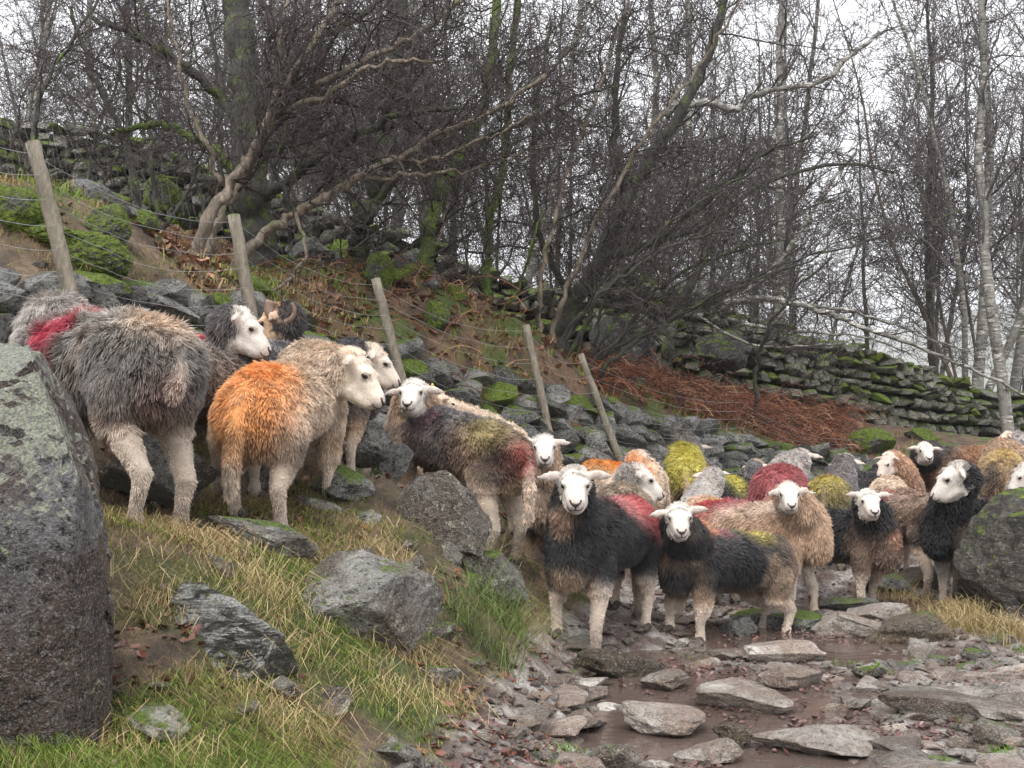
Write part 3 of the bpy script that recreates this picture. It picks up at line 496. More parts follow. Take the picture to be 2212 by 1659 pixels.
for i in range(2200):
    y = 3.7 + 5.2 * rs.rand() ** 1.2; x = rs.uniform(-.15, .46) * y
    if abs(gz(x, y) + .06) > .13: continue
    s = rs.uniform(.018, .055) * (1 + .5 * (rs.rand() < .15)); mt = 'mud_rock' if rs.rand() < .7 else 'grey_rock'
    ssn += 1; lc, rt_, sc_ = (x, y, gz(x, y) + s * .2), (rs.uniform(-.3, .3), rs.uniform(-.3, .3), rs.uniform(0, 6)), (s * rs.uniform(1, 1.7), s, s * rs.uniform(.4, .7))
    if ssn > 285:
        V, Fc = rock(500 + rs.randint(8), sub=1); Mx = np.array(Euler(rt_).to_matrix()); grav.append(((V * sc_) @ Mx.T * .6 + lc, [Fc])); continue
    o = ob('small_stone', VAR[mt][rs.randint(6)], None, lc, rt_, sc_)
    tag(o, 'small muddy stone lying loose on the wet track', 'stone', grp)
fs_ = 0
for i in range(300):
    y = 4 + 4.4 * rs.rand(); x = rs.uniform(-.06, .44) * y
    if abs(gz(x, y) + .06) > .1 or fs_ >= 60: continue
    s_ = rs.uniform(.06, .15); fs_ += 1
    tag(ob('flat_stone', VAR['mud_rock'][rs.randint(8)], None, (x, y, gz(x, y) + .004), (rs.uniform(-.12, .12), rs.uniform(-.12, .12), rs.uniform(0, 6)), (s_ * rs.uniform(1, 1.5), s_, s_ * rs.uniform(.2, .34))), 'flat pale stone bedded in the wet track', 'stone', 'flat stones bedded in the wet track')
V, Fs = join(grav); tag(ob('gravel', mesh_np('gravel', V, Fs, M['mud_rock'], smooth=False)), 'small gravel and stone chips pressed into the muddy track', None, None, 'stuff')
# mossy boulders beyond the fence
for i, (u, v, Y, wp, hp, lb) in enumerate([
    (38, 470, 8.6, 120, 95, 'rounded mossy boulder left of the first fence post'), (238, 492, 9.2, 105, 75, 'dome of bright moss right of the first fence post'),
    (195, 565, 7.9, 190, 90, 'low broad mossy mound above the wall stones'), (300, 485, 10.5, 80, 50, 'small mossy hump behind the moss dome'),
    (120, 515, 8.6, 160, 50, 'flat mossy patch of rock beside the first post'), (45, 385, 11, 110, 50, 'mossy boulder high up at the left edge'), (350, 425, 13.5, 90, 70, 'mossy boulder at the foot of the upper wall'),
    (680, 572, 12.0, 130, 85, 'large mossy boulder right of the dark trunk'), (820, 600, 12.0, 70, 80, 'moss capped stone behind the third post'), (240, 440, 12.5, 90, 40, 'mossy stone half way to the upper wall'),
    (900, 615, 13.5, 120, 110, 'big dark boulder built into the upper wall'), (760, 560, 13, 90, 60, 'mossy rock between two trunks'), (940, 690, 10.8, 70, 60, 'mossy root mound under the green trunk'),
    (1880, 960, 13.6, 110, 50, 'green mossy boulder at the end of the wire mesh'), (1990, 945, 14.5, 70, 30, 'small mossy stone left of the far white faced sheep'), (1560, 770, 15.9, 120, 80, 'large dark boulder in the upper wall'),
    (1345, 755, 15.4, 150, 100, 'large dark boulder behind the red bracken'), (1030, 705, 13, 90, 30, 'mossy stone beside the fallen log'), (470, 660, 8.2, 70, 40, 'mossy stone by the second post')]):
    dk = 'dark_rock' if 'dark' in lb else 'moss_rock'
    if 'dark' not in lb and i != 17: Y = hitY(u, v + hp * .3, max(Y - 3, 6.2)) or Y
    PR('mossy_boulder', u, v - hp * .12, Y, wp, hp * 1.2, wp / F * Y * .8, dk, 300 + i * 7, lb, 'boulder', sub=5 if Y < 11 else 4, rot=(0, random.uniform(-10, 10), 0), cuts=8 if 'dark' in lb else 4, fine=.05, amp=.2, depth=(.5, .9))

# ------------------------------------------------------------------ lower retaining wall of rough stones along the fence
M['core'] = simple('core', (.012, .012, .01), .8)
variants('wall_stone', 20, 600, 2, cuts=8, amp=.07, sq=.8)
variants('moss_rock', 8, 640, 3, cuts=5, amp=.1)
FT = [(-260, 600, 5.6), (0, 612, 6.0), (100, 616, 6.15), (320, 628, 6.9), (520, 690, 7.6), (700, 750, 8.4), (860, 785, 8.9), (1000, 808, 9.3), (1160, 845, 9.8), (1300, 882, 10.3), (1472, 925, 11.6), (1650, 962, 12.5), (1900, 1005, 13.8)]
FB = [(-260, 800, 5.3), (0, 800, 5.65), (100, 810, 5.8), (330, 840, 6.5), (520, 860, 7.2), (700, 905, 8.0), (880, 960, 8.5), (1010, 1000, 8.9), (1180, 1045, 9.35), (1340, 1070, 9.9), (1500, 1065, 11.15), (1680, 1065, 12.1), (1900, 1060, 13.4)]
TP = np.array([W(*q) for q in FT]); BP = np.array([W(*q) for q in FB])
wall = bpy.data.objects.new('stone_wall', None); COL.objects.link(wall); wall.location = tuple(TP[5]); bpy.context.view_layer.update()
tag(wall, 'low tumbled dry stone wall below the wire fence', 'stone wall')
def wallp(s, t):
    i = min(int(s), len(TP) - 2); f = s - i
    a_, b_ = TP[i] * (1 - f) + TP[i + 1] * f, BP[i] * (1 - f) + BP[i + 1] * f
    return a_ * (1 - t) + b_ * t
seglen = np.linalg.norm(np.diff(TP, axis=0), axis=1); cum = np.r_[0, np.cumsum(seglen)]
cnt = 0; s = 0.0; cells = []
rows = 6
for r_ in range(rows):
    L = rs.uniform(0, .2)
    while L < cum[-1]:
        wd = rs.uniform(.16, .4)
        sp = np.interp(L + wd / 2, cum, np.arange(len(cum))); t = (r_ + .15) / (rows - .4) + rs.uniform(-.04, .04)
        cells.append((sp, t, wd, r_)); L += wd * rs.uniform(.82, .98)
rs.shuffle(cells)
for sp, t, wd, r_ in cells:
    p = wallp(sp, t); hgt = np.linalg.norm(wallp(sp, 0) - wallp(sp, 1)) / rows
    gzz = gz(p[0], p[1]); z = max(p[2], gzz)
    if p[2] < gzz - .12: continue
    mt = 'moss_rock' if (rs.rand() < .16 and t < .35) else 'wall_stone'
    v_ = VAR[mt][rs.randint(len(VAR[mt]))]; hh = max(hgt, .1) * rs.uniform(.55, .95)
    if cnt < 300:
        o = ob('stone', v_, wall, p - TP[5] + np.array((0, rs.uniform(-.05, .03), 0)), (rs.uniform(-.35, .35), rs.uniform(-.35, .55), rs.uniform(-.9, .7)), (wd * .54, rs.uniform(.13, .24), hh * 1.0))
        cnt += 1
# dark rubble core behind the faced stones
sv = np.linspace(0, len(TP) - 1.001, 90); tv = np.linspace(-.05, 1.05, 12)
cv = np.array([wallp(a_, b_) + np.array((.03, .16, -.09)) for a_ in sv for b_ in tv]); cv += rs.normal(0, .018, cv.shape)
ci = np.arange(89)[:, None] * 12; cj = np.arange(11)[None]
cf = np.stack([ci + cj, ci + cj + 1, ci + 12 + cj + 1, ci + 12 + cj], -1).reshape(-1, 4)
ob('rubble_core', mesh_np('rubble_core', cv - TP[5], cf, M['core'], smooth=False), wall)
print('wall stones', cnt, len(cells))

# ------------------------------------------------------------------ upper wall
variants('rear_stone', 16, 700, 3, cuts=7, amp=.07, sq=.5, depth=(.55, .95))
UW = [(-350, 230, 385, 16), (0, 262, 410, 16.2), (200, 292, 435, 16.3), (330, 318, 480, 16.2), (450, 372, 525, 16), (600, 415, 570, 15.9), (700, 445, 610, 15.8), (850, 500, 665, 15.8), (1000, 560, 715, 15.8), (1100, 610, 748, 15.8), (1230, 618, 785, 16), (1300, 588, 800, 16.1), (1400, 600, 815, 16.3), (1520, 640, 838, 16.8), (1600, 680, 858, 17.3), (1700, 712, 885, 17.8), (1800, 738, 905, 18.4), (1900, 770, 930, 19), (2000, 800, 950, 19.6), (2100, 830, 962, 20.2), (2212, 845, 972, 20.8), (2500, 860, 985, 22.2)]
UT = np.array([W(q[0], q[1], q[3]) for q in UW]); UB = np.array([W(q[0], q[2] + 20, q[3]) for q in UW]); UB[:, :2] = UT[:, :2]
wall2 = bpy.data.objects.new('stone_wall', None); COL.objects.link(wall2); wall2.location = tuple(UT[10])
tag(wall2, 'long mossy dry stone wall climbing the slope under the bare trees', 'stone wall')
seg = np.linalg.norm(np.diff(UT[:, :2], axis=0), axis=1); cu = np.r_[0, np.cumsum(seg)]; cells = []
L0 = np.interp(0, [0, 1], [0, 1])
z = 0
ztopf = lambda L: np.interp(L, cu, UT[:, 2]); zbotf = lambda L: np.interp(L, cu, UB[:, 2])
rowh = []
k = 0; zz = .02
offs = 0.0
while k < 20:
    h = rs.uniform(.09, .19); L = rs.uniform(0, .2)
    while L < cu[-1]:
        wd = rs.uniform(.12, .3) if rs.rand() < .85 else rs.uniform(.3, .5)
        Lm = L + wd / 2; zt, zb = ztopf(Lm), zbotf(Lm)
        zc_ = zb + zz + h / 2 + .05 * math.sin(Lm * 1.7 + k)
        if zc_ < zt: cells.append((Lm, zc_, wd, h, zt - zc_ < .12))
        L += wd * .97
    zz += h * .93; k += 1
cells = [cells[i] for i in rs.permutation(len(cells))]; rest = []
def wpos(L):
    x = np.interp(L, cu, UT[:, 0]); y = np.interp(L, cu, UT[:, 1]); return x, y
c2 = 0
for Lm, zc_, wd, h, istop in cells:
    x, y = wpos(Lm); uu = x / y * F + CX
    if not -60 < uu < 2280: continue
    mt = 'moss_rock' if rs.rand() < (.5 if istop else .1) else 'rear_stone'
    v_ = VAR[mt][rs.randint(len(VAR[mt]))]
    loc = np.array((x, y - .22 + rs.uniform(-.08, .08), zc_)) ; rot = (rs.uniform(-.15, .15), rs.uniform(-.22, .22) + .08, rs.uniform(-.3, .3)); sc = (wd * .5, .2, h * .51)
    if c2 < 300: ob('stone', v_, wall2, loc - UT[10], rot, sc); c2 += 1
    else: rest.append((mt, v_, loc, rot, sc))
for mt in ('moss_rock', 'rear_stone'):
    ps = []
    for m_, v_, loc, rot, sc in rest:
        if m_ != mt: continue
        k_ = VAR[mt].index(v_); V, Fc = rock((640 if mt == 'moss_rock' else 700) + k_, sub=1 if mt == 'rear_stone' else 2, cuts=7, amp=.07, sq=.5, depth=(.55, .95))
        Mx = np.array(Euler(rot).to_matrix()); ps.append(((V * sc) @ Mx.T + loc - UT[10], [Fc]))
    if ps:
        V, Fs = join(ps); tag(ob('stones', mesh_np('stones', V, Fs, M[mt], smooth=False), wall2), kind='stuff')
print('upper wall', len(cells), len(rest))
ps = []
q = np.arange(0, cu[-1], .18); cv = []
for L in q:
    x, y = wpos(L); zt, zb = ztopf(L) - .06, zbotf(L) - .4
    cv += [(x, y - .12, zb), (x, y - .1, zt - .03), (x, y + .25, zt), (x, y + .35, zb)]
cv = np.array(cv) + rs.normal(0, .015, (len(cv), 3)); n_ = len(q); ci = np.arange(n_ - 1)[:, None] * 4; cj = np.arange(3)[None]
ob('rubble_core', mesh_np('rubble_core', cv - UT[10], np.stack([ci + cj, ci + cj + 1, ci + 5 + cj, ci + 4 + cj], -1).reshape(-1, 4), M['core'], smooth=False), wall2)

# ------------------------------------------------------------------ trees
def segs_mesh(name, sg, mat, sides=3):
    a_ = np.array([(*s[0], *s[1], s[2], s[3]) for s in sg], dtype=float)
    P0, P1, r0, r1 = a_[:, :3], a_[:, 3:6], a_[:, 6], a_[:, 7]
    T = P1 - P0; T /= np.linalg.norm(T, axis=1)[:, None] + 1e-9
    ref = np.where(np.abs(T[:, 2:3]) < .9, np.array([[0, 0, 1.]]), np.array([[1., 0, 0]]))
    X_ = np.cross(T, ref); X_ /= np.linalg.norm(X_, axis=1)[:, None]; Y_ = np.cross(T, X_)
    an = np.arange(sides) * 2 * math.pi / sides; rg = []
    for P, r in ((P0 - T * r0[:, None] * .3, r0), (P1, r1)):
        rg.append(P[:, None] + r[:, None, None] * (np.cos(an)[None, :, None] * X_[:, None] + np.sin(an)[None, :, None] * Y_[:, None]))
    V = np.concatenate(rg, 1).reshape(-1, 3); b = np.arange(len(a_))[:, None] * sides * 2; j = np.arange(sides)[None]; k = (j + 1) % sides
    Fq = np.stack([b + j, b + k, b + sides + k, b + sides + j], -1).reshape(-1, 4)
    return mesh_np(name, V, Fq, mat, smooth=sides > 3)
def norm3(d):
    l = math.sqrt(d[0] ** 2 + d[1] ** 2 + d[2] ** 2) + 1e-9; return (d[0] / l, d[1] / l, d[2] / l)
def grow(out, p, d, L, r, lv, mx, bias, jit, rnd, dens=1.0, rmin=.0022):
    n = max(3, int(3 + 3 * L)) + (1 if lv >= mx else 2); st = L / n
    for i in range(n):
        j = jit * (1 + .4 * lv)
        d = norm3((d[0] + rnd.gauss(0, j) + bias[0] * .1, d[1] + rnd.gauss(0, j) + bias[1] * .1, d[2] + rnd.gauss(0, j) + bias[2] * .1))
        q = (p[0] + d[0] * st, p[1] + d[1] * st, p[2] + d[2] * st)
        ra = max(rmin, r * (1 - .75 * i / n)); rb = max(rmin, r * (1 - .75 * (i + 1) / n))
        out.append((p, q, ra, rb, lv)); p = q
        if lv < mx and (i > 0 or lv > 0):
            for c in range(1 + (rnd.random() < .55 * dens)):
                if rnd.random() < .9 * dens:
                    a_ = rnd.uniform(.5, 1.15); e = norm3((rnd.gauss(0, 1), rnd.gauss(0, 1), rnd.gauss(0, 1)))
                    e = norm3(tuple(e[k] - d[k] * sum(e[m] * d[m] for m in range(3)) for k in range(3)))
                    nd = tuple(d[k] * math.cos(a_) + e[k] * math.sin(a_) for k in range(3))
                    grow(out, q, nd, L * rnd.uniform(.34, .62) * (1 - .35 * i / n), max(rmin, rb * .55), lv + 1, mx, bias, jit, rnd, dens, rmin)
def split(sg, rt=.012): return [s for s in sg if s[2] >= rt], [s for s in sg if s[2] < rt]
def poly_tree(name, label, stems, mats=('bark_dark', 'twig'), mx=3, twl=1.1, dens=1.0, bias=(0, 0, .5), seed=1, every=1, cat='tree', jit=.2, start=.25, group=None, jp=.012):
    """stems: list of (pixel path [(u,v,Y)..], r0, r1). First stem is the trunk, others limbs; twigs grow from all"""
    rnd = random.Random(seed); base = W(*stems[0][0][0]); t = bpy.data.objects.new(name, None); COL.objects.link(t); t.location = tuple(base)
    tag(t, label, cat, group); tw = []
    for si, st in enumerate(stems):
        path, r0, r1 = st[:3]; mat = st[3] if len(st) > 3 else mats[0]
        P = smoothpath([W(*q) for q in path], 6, jp, seed + si); P[:, 1] += np.cumsum(np.random.RandomState(seed + si).normal(0, .02, len(P)))
        rad = np.linspace(r0, r1, len(P)) * (1 + .1 * np.sin(np.arange(len(P)) * 1.7 + seed)); 
        if si == 0: rad[0] *= 1.35; P[0, 2] -= .15
        V, Fs = tube(P - base, rad, 10 if r0 > .04 else 7)
        n = V / 1.0; V = V + rs.normal(0, r0 * .05, V.shape)
        ob('trunk' if si == 0 else 'limb', mesh_np('trunk', V, Fs, M[mat]), t)
        for i in range(int(len(P) * start) + si % 2, len(P), 2):
            for c in range(1 + (rnd.random() < .5)):
                if rnd.random() > dens: continue
                T = P[min(i + 1, len(P) - 1)] - P[max(i - 1, 0)]; T = T / (np.linalg.norm(T) + 1e-9)
                e = np.array([rnd.gauss(0, 1) for _ in range(3)]); e -= T * (e @ T); e /= np.linalg.norm(e)
                a_ = rnd.uniform(.5, 1.2); d = T * math.cos(a_) + e * math.sin(a_)
                p = P[i] - base; grow(tw, tuple(p), tuple(d), twl * rnd.uniform(.5, 1.2), min(.012, rad[i] * .4), 1, mx, bias, jit, rnd, .74)
    if tw: ob('crown', segs_mesh('crown', tw, M[mats[1]]), t)
    print(name, len(tw)); return t
# far woodland: a few prototypes copied many times
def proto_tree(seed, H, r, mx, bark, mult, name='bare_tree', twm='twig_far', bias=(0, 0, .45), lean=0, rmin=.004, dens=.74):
    rnd = random.Random(seed); t = bpy.data.objects.new(name, None); sg = []; tr_ = []; lim = []
    for m in range(mult):
        d = norm3((rnd.gauss(0, .1 if mult == 1 else .22) + lean, rnd.gauss(0, .1), 1)); p = (0, 0, -.3); n = 16; st = H * rnd.uniform(.85, 1.1) / n; rr = r * (1 if m == 0 else .75)
        for i in range(n):
            k_ = .6 if mult == 1 else .97; d = norm3((d[0] * k_ + rnd.gauss(0, .05), d[1] * k_ + rnd.gauss(0, .05), d[2] + rnd.gauss(0, .03) + .02)); q = (p[0] + d[0] * st, p[1] + d[1] * st, p[2] + d[2] * st)
            tr_.append((p, q, rr * (1 - .85 * i / n), rr * (1 - .85 * (i + 1) / n), 0)); p = q
            if i > 2:
                for c in range(2):
                    a_ = rnd.uniform(0, 6.28); el = rnd.uniform(.5, 1.1); nd = norm3((math.cos(a_) * math.cos(el), math.sin(a_) * math.cos(el), math.sin(el)))
                    f = 1 - i / n; grow(sg, p, nd, (.6 + 1.9 * f) * rnd.uniform(.6, 1.1), rr * .28 * (1 - .6 * i / n), 1, mx, bias, .13, rnd, dens, rmin)
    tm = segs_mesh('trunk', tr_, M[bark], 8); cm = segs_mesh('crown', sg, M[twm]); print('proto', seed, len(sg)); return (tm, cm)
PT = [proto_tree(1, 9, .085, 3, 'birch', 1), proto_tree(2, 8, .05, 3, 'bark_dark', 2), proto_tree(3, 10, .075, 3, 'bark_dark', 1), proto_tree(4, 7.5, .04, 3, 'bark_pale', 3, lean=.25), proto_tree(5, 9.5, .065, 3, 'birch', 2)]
def place(k, u, v, Y, rz, s, label, name='bare_tree', group='bare trees beyond the upper wall', tilt=0):
    t = bpy.data.objects.new(name, None); COL.objects.link(t); p = W(u, v, Y); t.location = (p[0], p[1], gz(p[0], p[1]) if v is None else p[2]); t.rotation_euler = (0, tilt, rz); t.scale = (s, s, s)
    ob('trunk', PT[k][0], t); ob('crown', PT[k][1], t); tag(t, label, 'tree', group); return t
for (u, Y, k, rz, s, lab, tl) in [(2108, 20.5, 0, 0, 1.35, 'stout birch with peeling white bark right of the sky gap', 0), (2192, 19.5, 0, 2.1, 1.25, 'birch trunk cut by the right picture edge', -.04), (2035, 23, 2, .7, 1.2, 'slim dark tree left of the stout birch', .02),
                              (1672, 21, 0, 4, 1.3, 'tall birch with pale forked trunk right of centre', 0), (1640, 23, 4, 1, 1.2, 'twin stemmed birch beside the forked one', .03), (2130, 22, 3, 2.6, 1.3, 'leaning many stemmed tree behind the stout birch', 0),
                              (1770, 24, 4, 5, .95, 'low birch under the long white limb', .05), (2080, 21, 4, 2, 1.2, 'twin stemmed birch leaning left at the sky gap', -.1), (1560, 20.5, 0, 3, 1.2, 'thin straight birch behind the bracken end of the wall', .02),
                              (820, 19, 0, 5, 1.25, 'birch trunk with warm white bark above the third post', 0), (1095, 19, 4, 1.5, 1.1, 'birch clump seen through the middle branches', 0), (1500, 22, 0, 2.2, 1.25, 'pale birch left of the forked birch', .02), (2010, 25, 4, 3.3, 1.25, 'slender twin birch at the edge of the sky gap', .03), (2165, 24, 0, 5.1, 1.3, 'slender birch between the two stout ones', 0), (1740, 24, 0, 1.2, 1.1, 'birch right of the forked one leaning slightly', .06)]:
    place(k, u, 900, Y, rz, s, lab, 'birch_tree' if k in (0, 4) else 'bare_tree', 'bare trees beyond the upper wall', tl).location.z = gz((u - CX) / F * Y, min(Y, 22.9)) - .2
rr = random.Random(5)
for i in range(40):
    u = rr.uniform(-150, 2350); Y = rr.uniform(18.2, 34) 
    if 1780 < u < 2010 and rr.random() < .75: Y = rr.uniform(40, 60)
    if u > 1500 and Y < 26: Y += 8
    k = rr.choice([1, 2, 2, 3, 4, 0, 1]); x = (u - CX) / F * Y
    o = place(k, u, 900, Y, rr.uniform(0, 6.28), rr.uniform(.8, 1.25), 'leafless tree standing in the wood beyond the upper wall'); o.location.z = gz(x, min(Y, 22.9)) - .2
for i in range(8):       # thicket just behind / before the wall on the left
    u = rr.uniform(-100, 1500); Y = rr.uniform(16.8, 18.5); x = (u - CX) / F * Y
    o = place(rr.choice([1, 3, 3]), u, 900, Y, rr.uniform(0, 6.28), rr.uniform(.5, .8), 'bushy leafless tree close behind the upper wall', 'thicket_tree', 'bushy trees close behind the upper wall'); o.location.z = gz(x, Y) - .1
# near trees traced from the photograph
poly_tree('dark_tree', 'massive dark mossy trunk rising straight up behind the second post', [
    ([(560, 660, 10), (555, 520, 10), (545, 380, 10), (535, 220, 10.1), (520, 100, 10.2), (510, -60, 10.3)], .17, .11, 'bark_dark'),
    ([(545, 420, 10), (470, 330, 10), (400, 290, 10), (330, 270, 10), (240, 290, 9.9)], .05, .02, 'bark_moss'),
    ([(540, 300, 10), (470, 200, 10), (380, 130, 9.9), (300, 80, 9.8), (200, 40, 9.8)], .05, .02),
    ([(530, 230, 10), (640, 120, 10), (760, 40, 10), (860, -40, 10)], .05, .02),
    ([(545, 440, 10), (640, 380, 9.6), (760, 300, 9.4), (880, 250, 9.2), (1000, 230, 9)], .05, .015)], twl=1.3, seed=3, dens=.6, mx=3, bias=(0, 0, .2))
poly_tree('hazel_tree', 'pale barked tree leaning right with long limbs over the slope', [
    ([(415, 610, 8.6), (445, 500, 8.6), (505, 395, 8.7), (560, 300, 8.7), (600, 235, 8.8), (700, 170, 8.8), (800, 120, 8.9), (900, 60, 9), (1000, -10, 9)], .05, .016),
    ([(430, 605, 8.7), (470, 480, 8.75), (520, 390, 8.8), (570, 290, 8.8), (690, 60, 8.8), (740, -30, 8.8)], .04, .018),
    ([(600, 240, 8.8), (720, 205, 8.7), (800, 150, 8.6), (880, 140, 8.5), (960, 130, 8.4)], .025, .008),
    ([(480, 400, 8.7), (440, 300, 8.7), (400, 180, 8.7), (370, 60, 8.7), (350, -30, 8.7)], .022, .01),
    ([(560, 300, 8.7), (590, 200, 8.7), (600, 80, 8.8), (620, -30, 8.9)], .03, .012)], mats=('bark_pale', 'twig'), seed=9, twl=1.0, bias=(.2, 0, .2))
poly_tree('hazel_tree', 'tree with a long pale limb curving up right from behind the second post', [
    ([(485, 620, 8.8), (540, 540, 8.8), (620, 470, 8.8), (700, 425, 8.8), (790, 385, 8.9), (860, 345, 9), (950, 290, 9.1), (1060, 240, 9.2), (1180, 160, 9.3)], .042, .015),
    ([(640, 460, 8.8), (660, 560, 8.7), (590, 630, 8.6), (530, 640, 8.5)], .016, .008),
    ([(640, 465, 8.8), (600, 380, 8.8), (615, 260, 8.8), (640, 170, 8.8)], .024, .01, 'bark_dark'),
    ([(790, 385, 8.9), (900, 380, 9), (1000, 370, 9.1), (1100, 340, 9.2), (1180, 300, 9.3)], .018, .007),
    ([(860, 345, 9), (960, 340, 9), (1060, 300, 9.1), (1150, 250, 9.2)], .018, .007)], mats=('bark_pale', 'twig'), seed=21, twl=.95, bias=(.3, 0, .1))
poly_tree('mossy_tree', 'thick mossy trunk left of the third post', [
    ([(765, 700, 10.2), (762, 630, 10.2), (775, 560, 10.2), (790, 480, 10.3), (830, 360, 10.5), (850, 200, 10.7), (870, 40, 10.9), (880, -60, 11)], .12, .05, 'bark_dark'),
    ([(800, 450, 10.3), (900, 340, 10.3), (1010, 270, 10.4), (1130, 200, 10.5), (1250, 100, 10.6)], .04, .014),
    ([(790, 480, 10.3), (720, 360, 10.4), (660, 240, 10.5), (640, 100, 10.6)], .035, .014)], seed=33, twl=1.2, bias=(.1, 0, .3))
poly_tree('mossy_tree', 'slender trunk wrapped in bright green moss', [
    ([(910, 715, 10.6), (918, 620, 10.6), (925, 530, 10.6), (945, 450, 10.7), (975, 380, 10.8), (1030, 280, 10.9), (1060, 160, 11), (1080, -40, 11.2)], .08, .04, 'bark_moss'),
    ([(950, 440, 10.7), (900, 330, 10.7), (880, 220, 10.7), (900, 100, 10.7)], .03, .01, 'bark_dark'),
    ([(1000, 320, 10.9), (1120, 270, 10.9), (1240, 210, 10.9), (1350, 180, 10.9)], .025, .01, 'bark_dark')], seed=41, twl=1.15, bias=(.1, 0, .3))
poly_tree('mossy_tree', 'thin green stemmed tree right of the slender mossy trunk', [
    ([(1045, 800, 11), (1055, 700, 11), (1052, 600, 11.1), (1060, 480, 11.2), (1090, 340, 11.3), (1100, 180, 11.4), (1120, -40, 11.5)], .055, .03, 'bark_moss'),
    ([(1062, 690, 11), (1110, 640, 11), (1140, 560, 11), (1170, 450, 11)], .02, .008, 'bark_moss')], seed=43, twl=1.1, bias=(.1, 0, .35))
poly_tree('leaning_tree', 'thick dark tree leaning right from the bracken', [
    ([(1205, 770, 12), (1235, 660, 12), (1290, 575, 12), (1340, 460, 12.1), (1400, 350, 12.2), (1470, 240, 12.3), (1530, 120, 12.4), (1580, -40, 12.5)], .095, .04, 'bark_dark'),
    ([(1300, 560, 12), (1420, 520, 11.9), (1540, 420, 11.8), (1650, 330, 11.7), (1760, 290, 11.6)], .04, .012),
    ([(1360, 420, 12.1), (1330, 300, 12.1), (1330, 160, 12.1), (1350, 20, 12.1)], .05, .02),
    ([(1240, 650, 12), (1170, 520, 12), (1150, 380, 12), (1160, 240, 12), (1190, 60, 12)], .04, .015)], seed=51, twl=1.4, bias=(.3, 0, .35), dens=1.0)
for k_, (pth, r0, lab) in enumerate([
    ([(1170, 770, 10.8), (1165, 640, 10.8), (1190, 500, 10.9), (1230, 360, 11), (1290, 200, 11.1), (1340, 60, 11.2), (1370, -40, 11.2)], .03, 'upright brown stem beside the fourth post'),
    ([(1185, 775, 10.9), (1210, 660, 10.9), (1260, 540, 11), (1330, 400, 11.1), (1420, 260, 11.1), (1520, 130, 11.2), (1600, 0, 11.2)], .03, 'long stem sweeping right above the bracken'),
    ([(1195, 780, 11), (1250, 690, 11), (1330, 600, 11), (1430, 500, 11), (1540, 420, 11), (1640, 370, 11)], .025, 'low stem reaching far right over the wall'),
    ([(1185, 790, 10.7), (1220, 720, 10.7), (1290, 640, 10.7), (1380, 570, 10.7), (1480, 520, 10.7), (1600, 500, 10.7)], .022, 'lowest arching stem of the hazel clump'),
    ([(1004, 790, 10.5), (1003, 700, 10.5), (1010, 600, 10.5), (1000, 480, 10.6), (1020, 330, 10.6), (1060, 200, 10.7)], .014, 'thin dark sapling between the mossy trunks'),
    ([(1320, 835, 12.2), (1330, 760, 12.2), (1380, 670, 12.2), (1440, 610, 12.2), (1540, 560, 12.2), (1680, 520, 12.2)], .03, 'mossy footed sapling in the red bracken'),
    ([(1435, 830, 14.8), (1440, 760, 14.8), (1460, 690, 14.8), (1500, 600, 14.8), (1560, 480, 14.9), (1600, 380, 15)], .09, 'short dark trunk against the upper wall'),
    ([(1632, 880, 13.5), (1636, 800, 13.5), (1650, 730, 13.5), (1700, 640, 13.5), (1790, 560, 13.5)], .03, 'thin tree standing in the bracken near the wire mesh'),
    ([(0, 560, 9), (20, 470, 9), (45, 390, 9), (70, 250, 9.2), (120, 120, 9.3), (200, -20, 9.4)], .03, 'grey sapling at the left edge beyond the fence'),
    ([(300, 480, 12.5), (290, 380, 12.5), (260, 280, 12.5), (200, 160, 12.6), (160, 20, 12.6)], .05, 'dark tree before the upper wall on the left'),
    ([(1290, 560, 13.5), (1350, 540, 13.5), (1500, 500, 13.5), (1650, 400, 13.5), (1800, 360, 13.6), (1920, 380, 13.7)], .04, 'dark bough hanging over the middle of the wall')]):
    poly_tree('sapling', lab, [(pth, r0, r0 * .35)], mats=('bark_pale' if k_ in (0, 1) else 'bark_dark', 'twig'), seed=60 + k_, twl=1.0 if k_ != 4 else .6, bias=(.35, 0, .3) if k_ < 8 else (0, 0, .3), cat='tree', start=.3, group='slender stems growing on the slope')
rq = random.Random(77)
for k_ in range(8):
    u0 = rq.uniform(1150, 1300); v0 = 745 + (u0 - 1150) * .45; sl = rq.uniform(.1, 1.3); Yk = rq.uniform(11, 13); L = rq.uniform(450, 800); pth = [(u0 + L * t * math.sin(sl) * (1 + .25 * t) + rq.uniform(-12, 12), v0 - L * t * math.cos(sl) * (1 - .15 * t) , Yk + .3 * t) for t in (0, .2, .4, .6, .8, 1)]
    poly_tree('sapling', ['thin wand of the hazel thicket right of the fourth post'][0], [(pth, rq.uniform(.012, .022), .005)], seed=200 + k_, twl=.65, bias=(.35, 0, .3), start=.25, group='thin wands of the hazel thicket')
for k_ in range(9):
    u0 = rq.uniform(150, 900); v0 = 470 + u0 * .2; sl = rq.uniform(-.7, .6); Yk = rq.uniform(11.5, 14.5); L = rq.uniform(450, 650); pth = [(u0 + L * t * math.sin(sl) + rq.uniform(-14, 14), v0 - L * t * math.cos(sl), Yk) for t in (0, .2, .4, .6, .8, 1)]
    poly_tree('sapling', 'spindly leafless tree on the slope before the upper wall', [(pth, rq.uniform(.018, .035), .008)], seed=240 + k_, twl=.9, bias=(0, 0, .2), start=.25, group='spindly trees on the slope before the upper wall')
